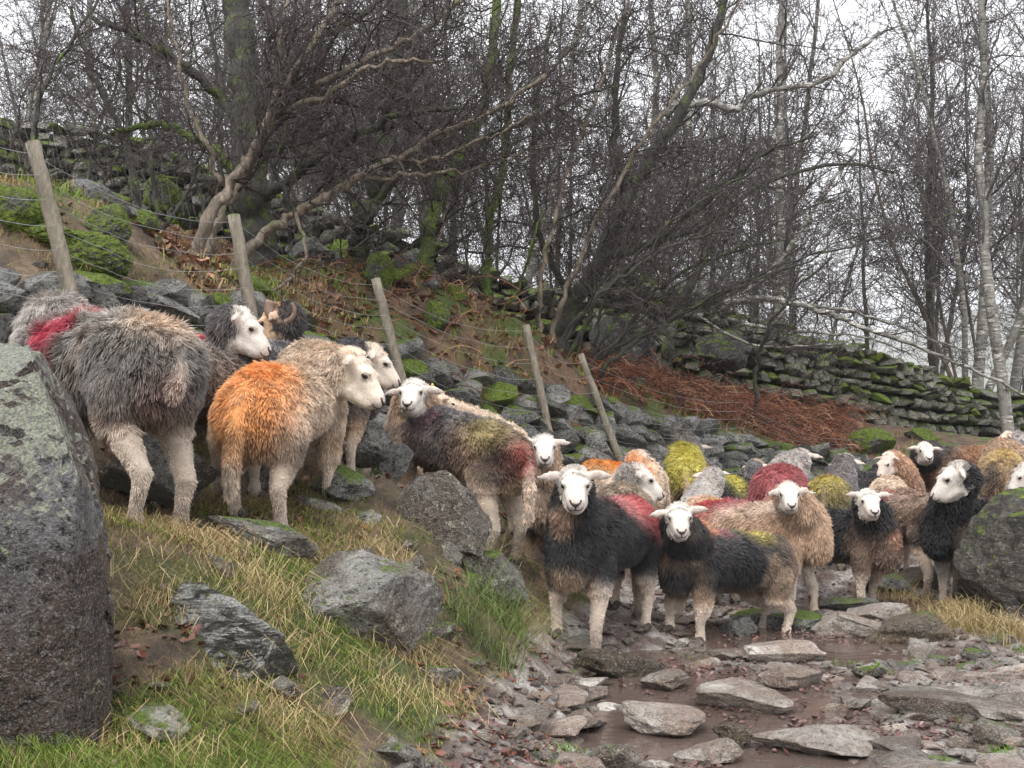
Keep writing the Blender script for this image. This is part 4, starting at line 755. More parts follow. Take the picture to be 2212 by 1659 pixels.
# white birch limbs
def limb(name, label, paths, seed, mats=('birch', 'twig'), tw=.7, dens=.6, mx=3, cat='branch'):
    return poly_tree(name, label, paths, mats=mats, seed=seed, twl=tw, dens=dens, bias=(0, 0, .1), cat=cat, start=.15, mx=mx)
limb('birch_limb', 'long crooked white limb crossing towards the sky gap', [([(1440, 222, 15), (1520, 222, 15), (1590, 238, 15), (1625, 208, 15), (1700, 190, 15), (1790, 165, 15), (1830, 125, 15), (1870, 95, 15), (1905, 60, 15)], .05, .02)], 80)
limb('fallen_birch', 'fallen white birch sloping down over the wall', [
    ([(1560, 652, 15.8), (1680, 650, 15.6), (1780, 675, 15.5), (1860, 710, 15.4), (1960, 745, 15.3), (2080, 800, 15.2), (2200, 860, 15.2)], .045, .015),
    ([(1690, 655, 15.6), (1800, 665, 15.5), (1900, 690, 15.4), (2000, 730, 15.4), (2090, 760, 15.3)], .025, .01),
    ([(1570, 690, 15.5), (1700, 715, 15.4), (1830, 722, 15.3), (1960, 760, 15.3)], .025, .01),
    ([(1500, 680, 15.4), (1620, 740, 15.3), (1740, 748, 15.2), (1860, 735, 15.2)], .02, .008)], 84, tw=.8, dens=.7)
limb('birch_limb', 'slanting white birch stem above the wall', [([(1500, 680, 17), (1600, 640, 17), (1680, 570, 17), (1730, 500, 17), (1790, 400, 17), (1850, 330, 17)], .05, .02)], 88)
limb('fallen_log', 'fallen grey log lying on the slope behind the posts', [([(1040, 700, 12), (1085, 712, 12), (1140, 722, 11.8)], .05, .04)], 90, mats=('bark_pale', 'twig'), tw=.3, dens=.1, cat='log')

# ------------------------------------------------------------------ wire fence
fence = bpy.data.objects.new('wire_fence', None); COL.objects.link(fence)
posts = [((-330, 100, 5.0), (-250, 560, 5.0), .04), ((72, 308, 5.75), (165, 690, 5.75), .034), ((505, 465, 7.1), (548, 715, 7.1), .036), ((812, 602, 8.5), (872, 835, 8.5), .032), ((1136, 702, 9.5), (1190, 950, 9.5), .029), ((1254, 765, 9.9), (1345, 1010, 9.9), .027)]
fb = W(*posts[1][1]); fence.location = tuple(fb); tag(fence, 'wire mesh fence on leaning wooden posts along the low wall', 'fence')
for i, (tp, bt, r) in enumerate(posts):
    a_, b_ = W(*tp), W(*bt); P = np.linspace(b_ - (a_ - b_) * .15, a_, 12); P[1:-1] += rs.normal(0, .002, (10, 3))
    V, Fs = tube(P - fb, np.linspace(r * 1.1, r, 12), 12); V += rs.normal(0, .0012, V.shape); ob('post', mesh_np('post', V, Fs, M['post']), fence)
sup = posts + [((1600, 862, 12), (1600, 985, 12), 0), ((1845, 948, 13.6), (1845, 1005, 13.6), 0)]
fr = [.06, .2, .34, .48, .62, .76, .9]; lines = []
for f in fr:
    pts = []
    for i in range(len(sup) - 1):
        A0, B0, A1, B1 = W(*sup[i][0]), W(*sup[i][1]), W(*sup[i + 1][0]), W(*sup[i + 1][1])
        p, q_ = A0 + (B0 - A0) * f, A1 + (B1 - A1) * f
        for k in range(24):
            t = k / 24; pp = p * (1 - t) + q_ * t; pp = pp + np.array((0, -.035, -.1 * 4 * t * (1 - t) * (1 - f * .3))); pts.append(pp)
    pts.append(q_); pts = np.array(pts); pts[:, 2] += .012 * vn(pts, 4, int(f * 50)); pts[:, 0] += .006 * vn(pts, 9, 3); lines.append(pts)
    V, Fs = tube(pts - fb, .0013, 4, False); ob('wire', mesh_np('wire', V, Fs, M['wire']), fence)
vs = []
for k in range(0, len(lines[0]), 2):
    col_ = np.array([l[k] for l in lines]); col_[:, 0] += rs.normal(0, .012, len(col_)) + .01
    for j in range(len(col_) - 1): vs.append((col_[j], col_[j + 1], .001, .001))
tag(ob('stay_wires', segs_mesh('stay_wires', vs, M['wire'], 3), fence), kind='stuff')

# ------------------------------------------------------------------ ground cover
def in_rock(x, y): return False
def blades(name, N, xy, length, width, cols, label, seed, lean=.5, droop=1.0, zoff=0.0, clump=0.0, curl=.5, flow=None):
    r = np.random.RandomState(seed); x, y = xy; N = len(x)
    z = g(x, y) + zoff; h = length(r, N)
    an = r.uniform(0, 6.283, N)
    if flow is not None: an = np.where(r.rand(N) < .65, flow + r.normal(0, .55, N), an)
    dx, dy = np.cos(an), np.sin(an); ln = lean * r.uniform(.2, 1.3, N)
    P0 = np.stack([x, y, z - .01], -1); D = np.stack([dx, dy, 0 * x], -1)
    P1 = P0 + D * (h * ln * .45)[:, None]; P1[:, 2] += h * .55
    P2 = P0 + D * (h * ln * 1.25)[:, None]; P2[:, 2] += h * np.clip(.95 - droop * ln * .6, -.05, 1)
    wd = width * r.uniform(.6, 1.3, N); sd_ = r.uniform(0, 3.14, N); S_ = np.stack([np.cos(sd_), np.sin(sd_) * .4, 0 * x], -1) * wd[:, None]
    V = np.stack([P0 - S_, P0 + S_, P1 - S_ * .8, P1 + S_ * .8, P2], 1).reshape(-1, 3)
    b = np.arange(N)[:, None] * 5; Ft = b + np.array([[2, 3, 4]]); Fq = b + np.array([[0, 1, 3, 2]])
    c = cols(r, x, y, N); C = np.repeat(c, 5, 0); 
    return tag(ob(name, mesh_np(name, V, [Fq, Ft], M['leafy'], C, smooth=False)), label, 'grass', None, 'stuff')
def sample(N, x0, x1, y0, y1, f, seed):
    r = np.random.RandomState(seed); y = y0 * (y1 / y0) ** r.rand(N); x = r.uniform(x0, x1, N) * (y if abs(x1) <= 1 else 1)
    k = f(x, y, g(x, y, False), r) ; return x[k], y[k]
P2d = lambda x, y: np.stack([x, y, 0 * x], -1)
def grasscol(r, x, y, N, green=.5):
    n = fbm(P2d(x, y), 2.4, 77, 3); t = sm(n + r.normal(0, .22, N), -.34, .16)
    gcol = lerp((.045, .085, .012), (.2, .26, .04), r.rand(N)); st = lerp((.13, .075, .035), (.48, .35, .17), r.rand(N)); t = np.maximum(t, .0)
    return lerp(st, gcol, t)
bankf = lambda x, y, z, r: (track(x, y, z) < .45) & (fbm(P2d(x, y), 2.6, 55, 3) + r.normal(0, .2, len(x)) > -.1)
xy = sample(200000, -.47, .06, 2.7, 7.2, bankf, 1)
flow = -.9 + .9 * vn(P2d(*xy), 1.5, 4)
blades('grass', 0, xy, lambda r, N: r.uniform(.015, .06, N) * (1 + 1.1 * (r.rand(N) < .12)), .0014, grasscol, 'wet green and straw coloured grass covering the bank', 2, lean=1.15, droop=1.25, flow=flow)
xy = sample(50000, -.5, .35, 7.2, 16.5, lambda x, y, z, r: (y > 6.6 + np.clip(x + 1.6, 0, 9) * .85 + .6) & (fbm(P2d(x, y), 1.4, 91, 3) + r.normal(0, .15, len(x)) > -.02), 5)
blades('grass', 0, xy, lambda r, N: r.uniform(.05, .14, N), .005, lambda r, x, y, N: lerp(lerp((.2, .11, .05), (.4, .27, .13), r.rand(N)), lerp((.07, .12, .01), (.17, .24, .03), r.rand(N)), sm(fbm(P2d(x, y), 1.1, 92, 3) + r.normal(0, .2, N), -.1, .3)), 'rough brown and green grass on the slope beyond the fence', 6, lean=.8)
xy = sample(55000, -.5, .06, 2.6, 8, lambda x, y, z, r: (track(x, y, z) < .5) & (fbm(P2d(x, y), 3.1, 155, 3) + r.normal(0, .07, len(x)) > .06), 51)
blades('moss', 0, xy, lambda r, N: r.uniform(.008, .024, N), .0028, lambda r, x, y, N: lerp((.07, .11, .008), (.2, .29, .02), r.rand(N)), 'cushions of bright green moss between the bank grass', 52, lean=.5)['category'] = 'moss'
xy = sample(55000, -.5, .3, 6.6, 16.5, lambda x, y, z, r: (y > 6.3 + np.clip(x + 1.6, 0, 9) * .95 + .6) & (fbm(P2d(x, y), 1.6, 255, 3) + r.normal(0, .05, len(x)) > .18), 53)
blades('moss', 0, xy, lambda r, N: r.uniform(.015, .04, N), .006, lambda r, x, y, N: lerp((.07, .11, .01), (.2, .28, .03), r.rand(N)), 'bright moss carpet on the slope beyond the fence', 54, lean=.5)['category'] = 'moss'
bs = 0
for i in range(400):
    y = rs.uniform(7.5, 15); x = rs.uniform(-.46, .12) * y
    if y < 7.4 + np.clip(x + 1.6, 0, 9) * 1.0 or bs >= 90: continue
    s_ = rs.uniform(.05, .2); bs += 1; mv = 'moss_rock' if rs.rand() < .6 else 'wall_stone'
    tag(ob('slope_stone', VAR[mv][rs.randint(8)], None, (x, y, gz(x, y) + s_ * .1), (rs.uniform(-.4, .4), rs.uniform(-.4, .4), rs.uniform(0, 6)), (s_ * rs.uniform(1, 1.6), s_, s_ * rs.uniform(.4, .8))), 'stone lying in the litter of the slope beyond the fence', 'stone', 'stones lying on the slope beyond the fence')
bs = 0
for i in range(400):
    y = rs.uniform(3.2, 7); x = rs.uniform(-.42, .02) * y
    if abs(gz(x, y) + .06) < .12 or bs >= 60: continue
    s_ = rs.uniform(.03, .09); bs += 1
    o = ob('bank_stone', VAR['grey_rock'][rs.randint(6)], None, (x, y, gz(x, y) + s_ * .05), (rs.uniform(-.4, .4), rs.uniform(-.4, .4), rs.uniform(0, 6)), (s_ * rs.uniform(1, 1.6), s_, s_ * rs.uniform(.4, .7)))
    tag(o, 'small grey stone half sunk in the grassy bank', 'stone', 'stones half sunk in the grassy bank')
# sparse tufts on the track
tx, ty = [], []
for u, v in [(1370, 1575), (1410, 1560), (1345, 1625), (1230, 1620), (1480, 1600), (1530, 1590), (1560, 1640), (1730, 1390), (1760, 1405), (1900, 1365), (1905, 1440), (1960, 1530), (2030, 1545), (2100, 1565), (2150, 1620), (2200, 1400), (1830, 1425), (1290, 1480), (1440, 1450), (1500, 1420), (1600, 1470), (1700, 1600), (2110, 1370), (1180, 1655), (2000, 1420)]:
    Yd = (CH + .06) * F / (v - HZ); k = rs.randint(50, 130); tx.append((u - CX) / F * Yd + rs.normal(0, .04, k)); ty.append(Yd + rs.normal(0, .05, k))
xy = (np.concatenate(tx), np.concatenate(ty))
blades('grass', 0, xy, lambda r, N: r.uniform(.02, .055, N), .0022, lambda r, x, y, N: lerp((.08, .16, .02), (.2, .34, .05), r.rand(N)), 'small tufts of fresh green grass between the track stones', 8, lean=.5)
# rushes at the bank edge and long straw tufts
def tuft(name, label, spots, n, ln, wd, c0, c1, seed, lean=.9, spread=.05, droop=1.2, cat='grass'):
    r = np.random.RandomState(seed); xs_, ys_ = [], []
    for (u, v, Yd) in spots:
        p = W(u, v, Yd); xs_.append(p[0] + r.normal(0, spread, n)); ys_.append(Yd + r.normal(0, spread, n))
    o = blades(name, 0, (np.concatenate(xs_), np.concatenate(ys_)), lambda q, N: q.uniform(ln * .5, ln * 1.2, N), wd, lambda q, x, y, N: lerp(c0, c1, q.rand(N)), label, seed, lean=lean, droop=droop); o['category'] = cat; return o
tuft('rushes', 'spiky green rushes hanging over the puddle edge', [(1060, 1400, 5.5), (1000, 1440, 5.2), (1100, 1440, 5.6), (1090, 1500, 5.2)], 140, .3, .0016, (.04, .07, .015), (.16, .2, .05), 12, lean=1.3)
tuft('straw_grass', 'long bent straw coloured grass tufts on the bank', [(420, 1110, 4.5), (470, 1120, 4.5), (600, 1290, 4.3), (540, 1260, 4.3), (300, 1210, 3.9), (620, 1380, 4.1), (860, 1480, 4.2), (930, 1460, 4.6), (330, 1560, 3.2), (600, 1540, 3.6), (1080, 1180, 6.2), (1120, 1230, 6.4), (830, 1180, 5.3)], 260, .13, .0013, (.25, .16, .07), (.58, .46, .24), 13, lean=1.3, spread=.1)
tuft('straw_grass', 'brown grass and rush tuft under the right boulder', [(2090, 1320, 7.3), (2130, 1310, 7.2), (2180, 1330, 7.0), (2060, 1270, 7.6), (2060, 1230, 7.8), (1950, 1220, 9.0)], 300, .18, .0025, (.16, .11, .04), (.42, .33, .16), 14, lean=.9, spread=.1)
tuft('tall_grass', 'tall thin grass stalks by the rear legs of the yellow hipped sheep', [(1030, 1150, 6.3), (1060, 1160, 6.4), (1000, 1140, 6.3)], 60, .38, .002, (.16, .16, .06), (.42, .36, .2), 15, lean=.5)
# bracken
rb = random.Random(8); sg = []
for i in range(3600):
    if rb.random() < .84:
        t = rb.random(); u = 1235 + 590 * t; Yd = 11.0 + 3.3 * t + rb.uniform(-.3, 3.6); x = (u - CX) / F * Yd
    else: u = rb.uniform(0, 1150); Yd = rb.uniform(9, 14.5); x = (u - CX) / F * Yd
    n = 5; p = (x, Yd, gz(x, Yd) if i % 3 == 0 else None); 
    if p[2] is None: p = (x, Yd, float(g(x, Yd, False)[0]))
    a_ = rb.uniform(0, 6.28); d = norm3((math.cos(a_) * .7, math.sin(a_) * .7, rb.uniform(.5, 1.2))); st = rb.uniform(.04, .1) * (1.6 if rb.random() < .2 else 1)
    for k in range(n):
        q_ = tuple(p[m] + d[m] * st for m in range(3)); sg.append((p, q_, .0042, .0035))
        for sgn in (1, -1):
            e = norm3((-d[1] * sgn + rb.gauss(0, .3), d[0] * sgn + rb.gauss(0, .3), rb.gauss(-.1, .3))); L = st * rb.uniform(.5, 1.1)
            sg.append((q_, tuple(q_[m] + e[m] * L for m in range(3)), .003, .0015))
        p = q_; d = norm3((d[0] + rb.gauss(0, .2), d[1] + rb.gauss(0, .2), d[2] - .42))
bme = segs_mesh('bracken', sg, M['leafy']); bcn = np.repeat(rs.rand(len(sg) // 15 + 1), 90)[:len(bme.vertices)]
setcol(bme, lerp(lerp((.045, .02, .012), (.22, .075, .04), sm(bcn, 0, .7)), (.42, .25, .14), sm(bcn, .75, 1))); tag(ob('bracken', bme), 'tangled rust red dead bracken below the upper wall', 'bracken', None, 'stuff')
# leaves
def leaves(N, f, x0, x1, y0, y1, seed, label, c0, c1, size):
    x, y = sample(N, x0, x1, y0, y1, f, seed); r = np.random.RandomState(seed + 1); n = len(x); z = np.maximum(g(x, y), -.064) + .006
    t = np.array([(-1, 0, 0), (-.4, .5, .1), (.1, .42, 0), (.35, .62, .18), (1, 0, .15), (.3, -.6, .2), (-.45, -.5, .05), (0, 0, -.06)]); s = r.uniform(*size, n)
    a_ = r.uniform(0, 6.28, n); tl = r.normal(0, .35, (n, 2)); V = t[None] * s[:, None, None]; V[:, :, 2] *= r.uniform(.5, 2.2, n)[:, None]
    V[:, :, 2] += V[:, :, 0] * tl[:, :1] + V[:, :, 1] * tl[:, 1:]
    X_ = V[:, :, 0] * np.cos(a_)[:, None] - V[:, :, 1] * np.sin(a_)[:, None]; Y_ = V[:, :, 0] * np.sin(a_)[:, None] + V[:, :, 1] * np.cos(a_)[:, None]
    V = np.stack([X_ + x[:, None], Y_ + y[:, None], V[:, :, 2] + z[:, None]], -1).reshape(-1, 3)
    Ft = (np.arange(n)[:, None, None] * 8 + np.array([[0, 1, 7], [1, 2, 7], [2, 3, 7], [3, 4, 7], [4, 5, 7], [5, 6, 7], [6, 0, 7]])[None]).reshape(-1, 3)
    c = np.repeat(lerp(c0, c1, r.rand(n)) * (r.uniform(.6, 1.3, n)[:, None]), 8, 0)
    tag(ob('fallen_leaves', mesh_np('fallen_leaves', V, Ft, M['wetleaf'], c, smooth=False)), label, 'leaves', None, 'stuff')
M['wetleaf'] = vmat('wetleaf', .28, .3, 80, 0, .6)
leaves(12000, lambda x, y, z, r: (track(x, y, z) > .2) & (fbm(P2d(x, y), 2.1, 44, 3) + r.normal(0, .12, len(x)) > .03), -.12, .46, 3.5, 10, 20, 'dark wet leaf litter over the track', (.075, .03, .027), (.19, .1, .085), (.008, .02))
leaves(3500, lambda x, y, z, r: fbm(P2d(x, y), 1.9, 47, 3) + r.normal(0, .1, len(x)) > .1, -.47, .05, 2.8, 7.5, 24, 'russet fallen leaves lying in the bank grass', (.08, .03, .02), (.22, .08, .045), (.01, .028))
leaves(6500, lambda x, y, z, r: (y > 7.2 + np.clip(x + 1.6, 0, 9) * .95), -.47, .2, 7.4, 15.5, 28, 'brown leaf litter on the slope beyond the fence', (.12, .05, .03), (.34, .17, .1), (.03, .05))

# ------------------------------------------------------------------ sheep
def chain(prims, pts, rads, tagk, n=None):
    pts = np.asarray(pts, float)
    for i in range(len(pts) - 1):
        a_, b_ = pts[i], pts[i + 1]; ra, rb_ = np.broadcast_to(rads[i], 3), np.broadcast_to(rads[i + 1], 3)
        k = max(2, int(np.linalg.norm(b_ - a_) / (min(ra.min(), rb_.min()) * .55)) + 1)
        for j in range(k + (i == len(pts) - 2)):
            t = j / k; prims.append((a_ * (1 - t) + b_ * t, ra * (1 - t) + rb_ * t, None, tagk))
def build_sheep_prims(d, idx):
    r = random.Random(idx * 13 + 5); s = d['s']; yaw = R(d['b'][3]); top = W(*d['b'][:3]); cx, cy = top[0], top[1]
    gc_ = float(g(cx, cy, False)[0]); Rz = np.array([[math.cos(yaw), -math.sin(yaw), 0], [math.sin(yaw), math.cos(yaw), 0], [0, 0, 1]])
    base = np.array((cx, cy, gc_)); loc = lambda p: (np.asarray(p) - base) @ Rz   # world -> local (Rz^T p)
    zc = top[2] - gc_ - .2 * s
    print('%-14s back height %.2f' % (d['k'], top[2] - gc_)); P = []
    def T(x, y, z): return np.array((x * s, y * s, zc + z * s))
    gh = float(g(*(base + Rz @ np.array((.3 * s, 0, 0)))[:2], False)[0]) - gc_; gr = float(g(*(base + Rz @ np.array((-.35 * s, 0, 0)))[:2], False)[0]) - gc_
    slp = np.clip((gh - gr) * .5, -.1, .1)
    chain(P, [T(-.37, 0, -.02 - slp), T(-.22, 0, -.01 - slp * .5), T(0, 0, -.015), T(.2, 0, -.01 + slp * .5), T(.34, 0, -.01 + slp)], [np.array(q) * s for q in ((.13, .16, .175), (.17, .185, .178), (.17, .19, .172), (.16, .175, .175), (.13, .14, .17))], 0)
    chain(P, [T(.38, 0, .0 + slp), T(.4, 0, -.1 + slp)], [np.array((.1, .115, .15)) * s, np.array((.09, .1, .12)) * s], 0)
    hw = W(*d['h'][:3]); H = loc(hw); hs = d.get('hs', 1.0) * s * r.uniform(1.0, 1.08)
    hy, hp = R(d['h'][3]) - yaw, R(d['h'][4] - (24 if -125 < d['h'][3] < -70 else -8)); fx = np.array((math.cos(hy) * math.cos(hp), math.sin(hy) * math.cos(hp), -math.sin(hp)))
    fy = np.array((-math.sin(hy), math.cos(hy), 0)); fz = np.cross(fx, fy); HM = np.stack([fx, fy, fz], 1)
    hd = lambda x, y, z: H + HM @ (np.array((x, y, z)) * hs)
    sh = T(.3, 0, .05 + slp); nk = hd(-.05, 0, -.05); mid = (sh + nk) / 2 + np.array((.03, 0, .0))
    chain(P, [sh, mid, nk], [np.array((.15, .145, .17)) * s, np.array((.12, .118, .135)) * s, np.array((.085, .088, .095)) * s], 1)
    def hp_(x, y, z, rx, ry, rz_, tg=2, rot=None): P.append((hd(x, y, z), np.array((rx, ry, rz_)) * hs, HM if rot is None else HM @ rot, tg))
    for q in [(-.02, 0, -.005, .072, .072, .068), (.025, 0, -.008, .072, .066, .06), (.06, 0, -.014, .058, .057, .052), (.09, 0, -.02, .054, .051, .046), (.115, 0, -.026, .05, .047, .041), (.138, 0, -.031, .043, .045, .037), (.155, 0, -.036, .031, .038, .033),
              (.134, 0, -.062, .03, .04, .032), (.1, 0, -.068, .046, .048, .038), (.055, 0, -.07, .055, .058, .048), (.01, 0, -.075, .055, .064, .06), (-.03, 0, -.07, .06, .066, .066), (.05, .04, .02, .03, .024, .02), (.05, -.04, .02, .03, .024, .02), (.062, .052, .03, .026, .014, .009), (.062, -.052, .03, .026, .014, .009)]: hp_(*q)
    ed = r.uniform(-.25, .15)
    for sg_ in (1, -1):
        e_ = ed + r.uniform(-.12, .12); Rx = np.array(Euler((e_ * sg_ + .0, 0, -.35 * sg_)).to_matrix())
        for yy, a_, b_ in ((.075, .014, .018), (.098, .014, .027), (.118, .012, .028), (.138, .011, .022), (.155, .009, .013)):
            o_ = Rx @ np.array((0, yy * sg_ , 0)); P.append((hd(-.045 + o_[0], o_[1], .022 + o_[2]), np.array((a_, .03, b_)) * hs, HM @ Rx, 3))
    feet = []
    for fx0, sd_, fr_ in ((.28, 1, 1), (.28, -1, 1), (-.36, 1, 0), (-.36, -1, 0)):
        ox = r.uniform(-.07, .07); yw = .11 * sd_; f0 = np.array(((fx0 + ox) * s, yw * s, 0)); wxy = base + Rz @ f0; gl = float(g(wxy[0], wxy[1])[0]) - gc_
        
        gl = np.clip(gl, zc - .68 * s, zc - .32 * s)
        if fr_:
            chain(P, [T(.27, yw * .95, -.1 + slp), np.array((.27 * s + ox * .4 * s, yw * s, (zc - .22 * s) * .75 + gl * .25)), np.array((f0[0], f0[1], gl + .2 * s)), np.array((f0[0], f0[1], gl + .1 * s)), np.array((f0[0], f0[1], gl + .045 * s)), np.array((f0[0] + .012, f0[1], gl + .03 * s))],
                  [.08 * s, .041 * s, .032 * s, .0245 * s, .03 * s, .029 * s], 4)
        else:
            kz = (zc - .14 * s) * .45 + gl * .55
            chain(P, [T(-.3, yw * .9, -.08 - slp), T(-.3, yw * 1.0, -.2 - slp), np.array((f0[0] - .03 * s, f0[1], max(gl + .2 * s, kz - .04))), np.array((f0[0] + .0, f0[1], gl + .1 * s)), np.array((f0[0] + .01, f0[1], gl + .045 * s)), np.array((f0[0] + .025, f0[1], gl + .03 * s))],
                  [.11 * s, .062 * s, .034 * s, .0255 * s, .03 * s, .029 * s], 4)
        feet.append(np.array((f0[0] + .02, f0[1], gl)))
    tw_ = r.uniform(-.03, .03)
    tl_ = d.get('tail', .9); chain(P, [T(-.47, 0, .06 - slp), T(-.515, tw_ * .5, .0 - .08 * tl_ - slp), T(-.53, tw_, .0 - .22 * tl_ - slp), T(-.52, tw_ * 1.5, .0 - .36 * tl_ - slp)], [.042 * s, .03 * s, .03 * s, .022 * s], 5)
    return dict(P=P, base=base, yaw=yaw, zc=zc, s=s, hs=hs, hd=hd, HM=HM, H=H, feet=feet, slp=slp)
IV, IF = ICO[2]
temps = []
for i, d in enumerate(SH):
    q = build_sheep_prims(d, i); d['q'] = q; Vs, Fs = [], []; o_ = 0
    for c, r3, m, tg in q['P']:
        V = IV * r3
        if m is not None: V = V @ m.T
        Vs.append(V + c); Fs.append(IF + o_); o_ += len(IV)
    me = mesh_np('tmp', np.vstack(Vs), np.vstack(Fs)); t = ob('tmp', me); md = t.modifiers.new('r', 'REMESH'); md.mode = 'VOXEL'
    md.voxel_size = .0122 * (1 if d['b'][2] < 7.4 else 1.35); sm_ = t.modifiers.new('s', 'SMOOTH'); sm_.iterations = 2; sm_.factor = .5; temps.append(t)
def fleece_curves(name, roots, dirs, nrm, L, cols, rad, seed, clump, wav=.3, grav=.5):
    n = len(roots); k = 4; r = np.random.RandomState(seed); pos = np.zeros((n, k, 3)); pos[:, 0] = roots - nrm * .004
    cl = np.stack([vn(roots, 22, seed + 1), vn(roots, 22, seed + 2), vn(roots, 22, seed + 3)], -1)
    w2 = np.stack([vn(roots, 60, seed + 4), vn(roots, 60, seed + 5), vn(roots, 60, seed + 6)], -1)
    d = dirs + cl * .5 * wav * 2 + w2 * .5 * wav * 2 + r.normal(0, .16, (n, 3)); d /= np.linalg.norm(d, axis=1)[:, None]
    for j in range(1, k):
        d = d + np.array((0, 0, -grav * .35)) + (np.roll(w2, 1, 1) if j == 2 else w2) * wav * .9 * (-1) ** j; dn = (d * nrm).sum(1)[:, None]; d = d + nrm * np.clip(.12 - dn, 0, 1); d /= np.linalg.norm(d, axis=1)[:, None]
        pos[:, j] = pos[:, j - 1] + d * (L / (k - 1))[:, None]
    cid = np.floor(roots / .013 + .35 * w2 + .35 * np.roll(cl, 1, 1)).astype(np.int64); key = (cid[:, 0] + 5000) * 100000000 + (cid[:, 1] + 5000) * 10000 + cid[:, 2] + 5000
    _, inv = np.unique(key, return_inverse=True); inv = inv.ravel(); cn = np.bincount(inv)[:, None]; cm_ = np.stack([np.bincount(inv, pos[:, 3, q]) for q in range(3)], -1) / cn; c2_ = np.stack([np.bincount(inv, pos[:, 2, q]) for q in range(3)], -1) / cn
    pos[:, 3] += (cm_[inv] - pos[:, 3]) * clump[:, None] * .58; pos[:, 2] += (c2_[inv] - pos[:, 2]) * clump[:, None] * .3
    cols = np.clip(cols * (1 + (np.random.RandomState(seed + 77).normal(0, .17, len(cn))[inv] * clump))[:, None], .003, 1)
    hc = bpy.data.hair_curves.new(name); hc.add_curves([k] * n)
    hc.attributes['position'].data.foreach_set('vector', pos.astype(np.float32).ravel()) if 'position' in hc.attributes else hc.position_data.foreach_set('vector', pos.astype(np.float32).ravel())
    ra = hc.attributes.get('radius') or hc.attributes.new('radius', 'FLOAT', 'POINT')
    ra.data.foreach_set('value', (rad[:, None] * np.array([[1, .95, .7, .2]])).astype(np.float32).ravel())
    ca = hc.attributes.new('Col', 'FLOAT_COLOR', 'CURVE'); c4 = np.ones((n, 4), np.float32); c4[:, :3] = cols; ca.data.foreach_set('color', c4.ravel())
    hc.materials.append(M['fleece']); return hc
def sheep_cols(d, P, tg, seed):
    q = d['q']; s = q['s']; L = P / s; z = (P[:, 2] - q['zc']) / s; n = len(P)
    nz = fbm(P, 5.5, seed, 3); nf = fbm(P, 26, seed + 3, 2)
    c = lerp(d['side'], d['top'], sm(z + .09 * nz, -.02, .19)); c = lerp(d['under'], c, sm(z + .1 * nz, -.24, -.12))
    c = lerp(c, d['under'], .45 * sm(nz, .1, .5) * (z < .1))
    nk = tg == 1; c[nk] = lerp(lerp(d['under'], d['neck'], .8), d['neck'], sm(nz[nk], -.3, .2))
    fr_ = sm(P[:, 0] / s, .24, .36) * (z < .3) * (tg == 0) * .5; c = lerp(c, d['neck'], fr_)
    lg = tg == 4; zl = z[lg]; c[lg] = lerp(lerp((.56, .47, .385), d['leg'], sm(zl, -.45, -.25)), c[lg], sm(zl + .05 * nz[lg], -.27, -.19)); low = sm(-z + .06 * nz, .46, .58) * .6; c = np.where(lg[:, None], lerp(c, (.16, .11, .075), low), c)
    tl = tg == 5; c[tl] = lerp(d['leg'], c[tl], sm(z[tl], -.15, .05))
    for (mx_, my, mz, mr, mc, am) in d['marks']:
        ds = np.sqrt((L[:, 0] - mx_) ** 2 + (L[:, 1] - my) ** 2 + (z - mz) ** 2); c = lerp(c, mc, am * (1 - sm(ds + .06 * nz + .03 * nf, mr * .3, mr * 1.25)) * np.clip(1.0 + .5 * nf, .4, 1) * (tg < 6) * (tg != 2) * (tg != 3))
    hd = (tg == 2) | (tg == 3); c[hd] = np.array(d['face'])
    hl = (P - q['H']) @ q['HM'] / q['hs']
    snout = hd & (hl[:, 0] > .15); c[snout] = lerp(d['face'], (.55, .42, .4), .35)
    er = hd & ((hl[:, 0] - .07) ** 2 + (np.abs(hl[:, 1]) - .06) ** 2 + (hl[:, 2] - .004) ** 2 < .017 ** 2); c[er] = lerp(c[er], (.2, .14, .12), .6)
    back = hd & (hl[:, 0] < -.03) & (hl[:, 2] < .03) & (np.abs(hl[:, 1]) < .075); c[back] = lerp(c[back], d['neck'], .6)
    if True:
        inner = (tg == 3) & (seed % 3 > 0) & (hl[:, 0] > -.04); c[inner] = lerp(c[inner], (.2, .15, .13), .45)
        inner = (tg == 3) & (np.abs(hl[:, 1]) < .13); c[inner] = lerp(d['face'], (.6, .42, .35), .3)
    c = c * (1 + .28 * nf)[:, None]
    c[hd] = lerp(c[hd], (.6, .5, .42), .35 * sm(fbm(P[hd], 16, seed + 8, 3), 0, .5))
    return np.clip(c, .004, 1)
deps = bpy.context.evaluated_depsgraph_get()
EYE = mesh_np('eye', ICO[2][0] * (.0145, .009, .011), ICO[2][1], M['eye'])
def hoofmesh():
    ps = []
    for sg_ in (1, -1):
        V, Fc = rock(900, sub=2, cuts=0, amp=0, fine=0); V = V * (.032, .015, .02) + (.0, .0155 * sg_, .017); V[:, 2] = np.maximum(V[:, 2], -.002); V[:, 0] += (.03 - V[:, 2]) * .5; ps.append((V, [Fc]))
    V, Fs = join(ps); return mesh_np('hoof', V, Fs, M['hoof'])
HOOF = hoofmesh(); grp = 'flock of sheep on the bank and track'
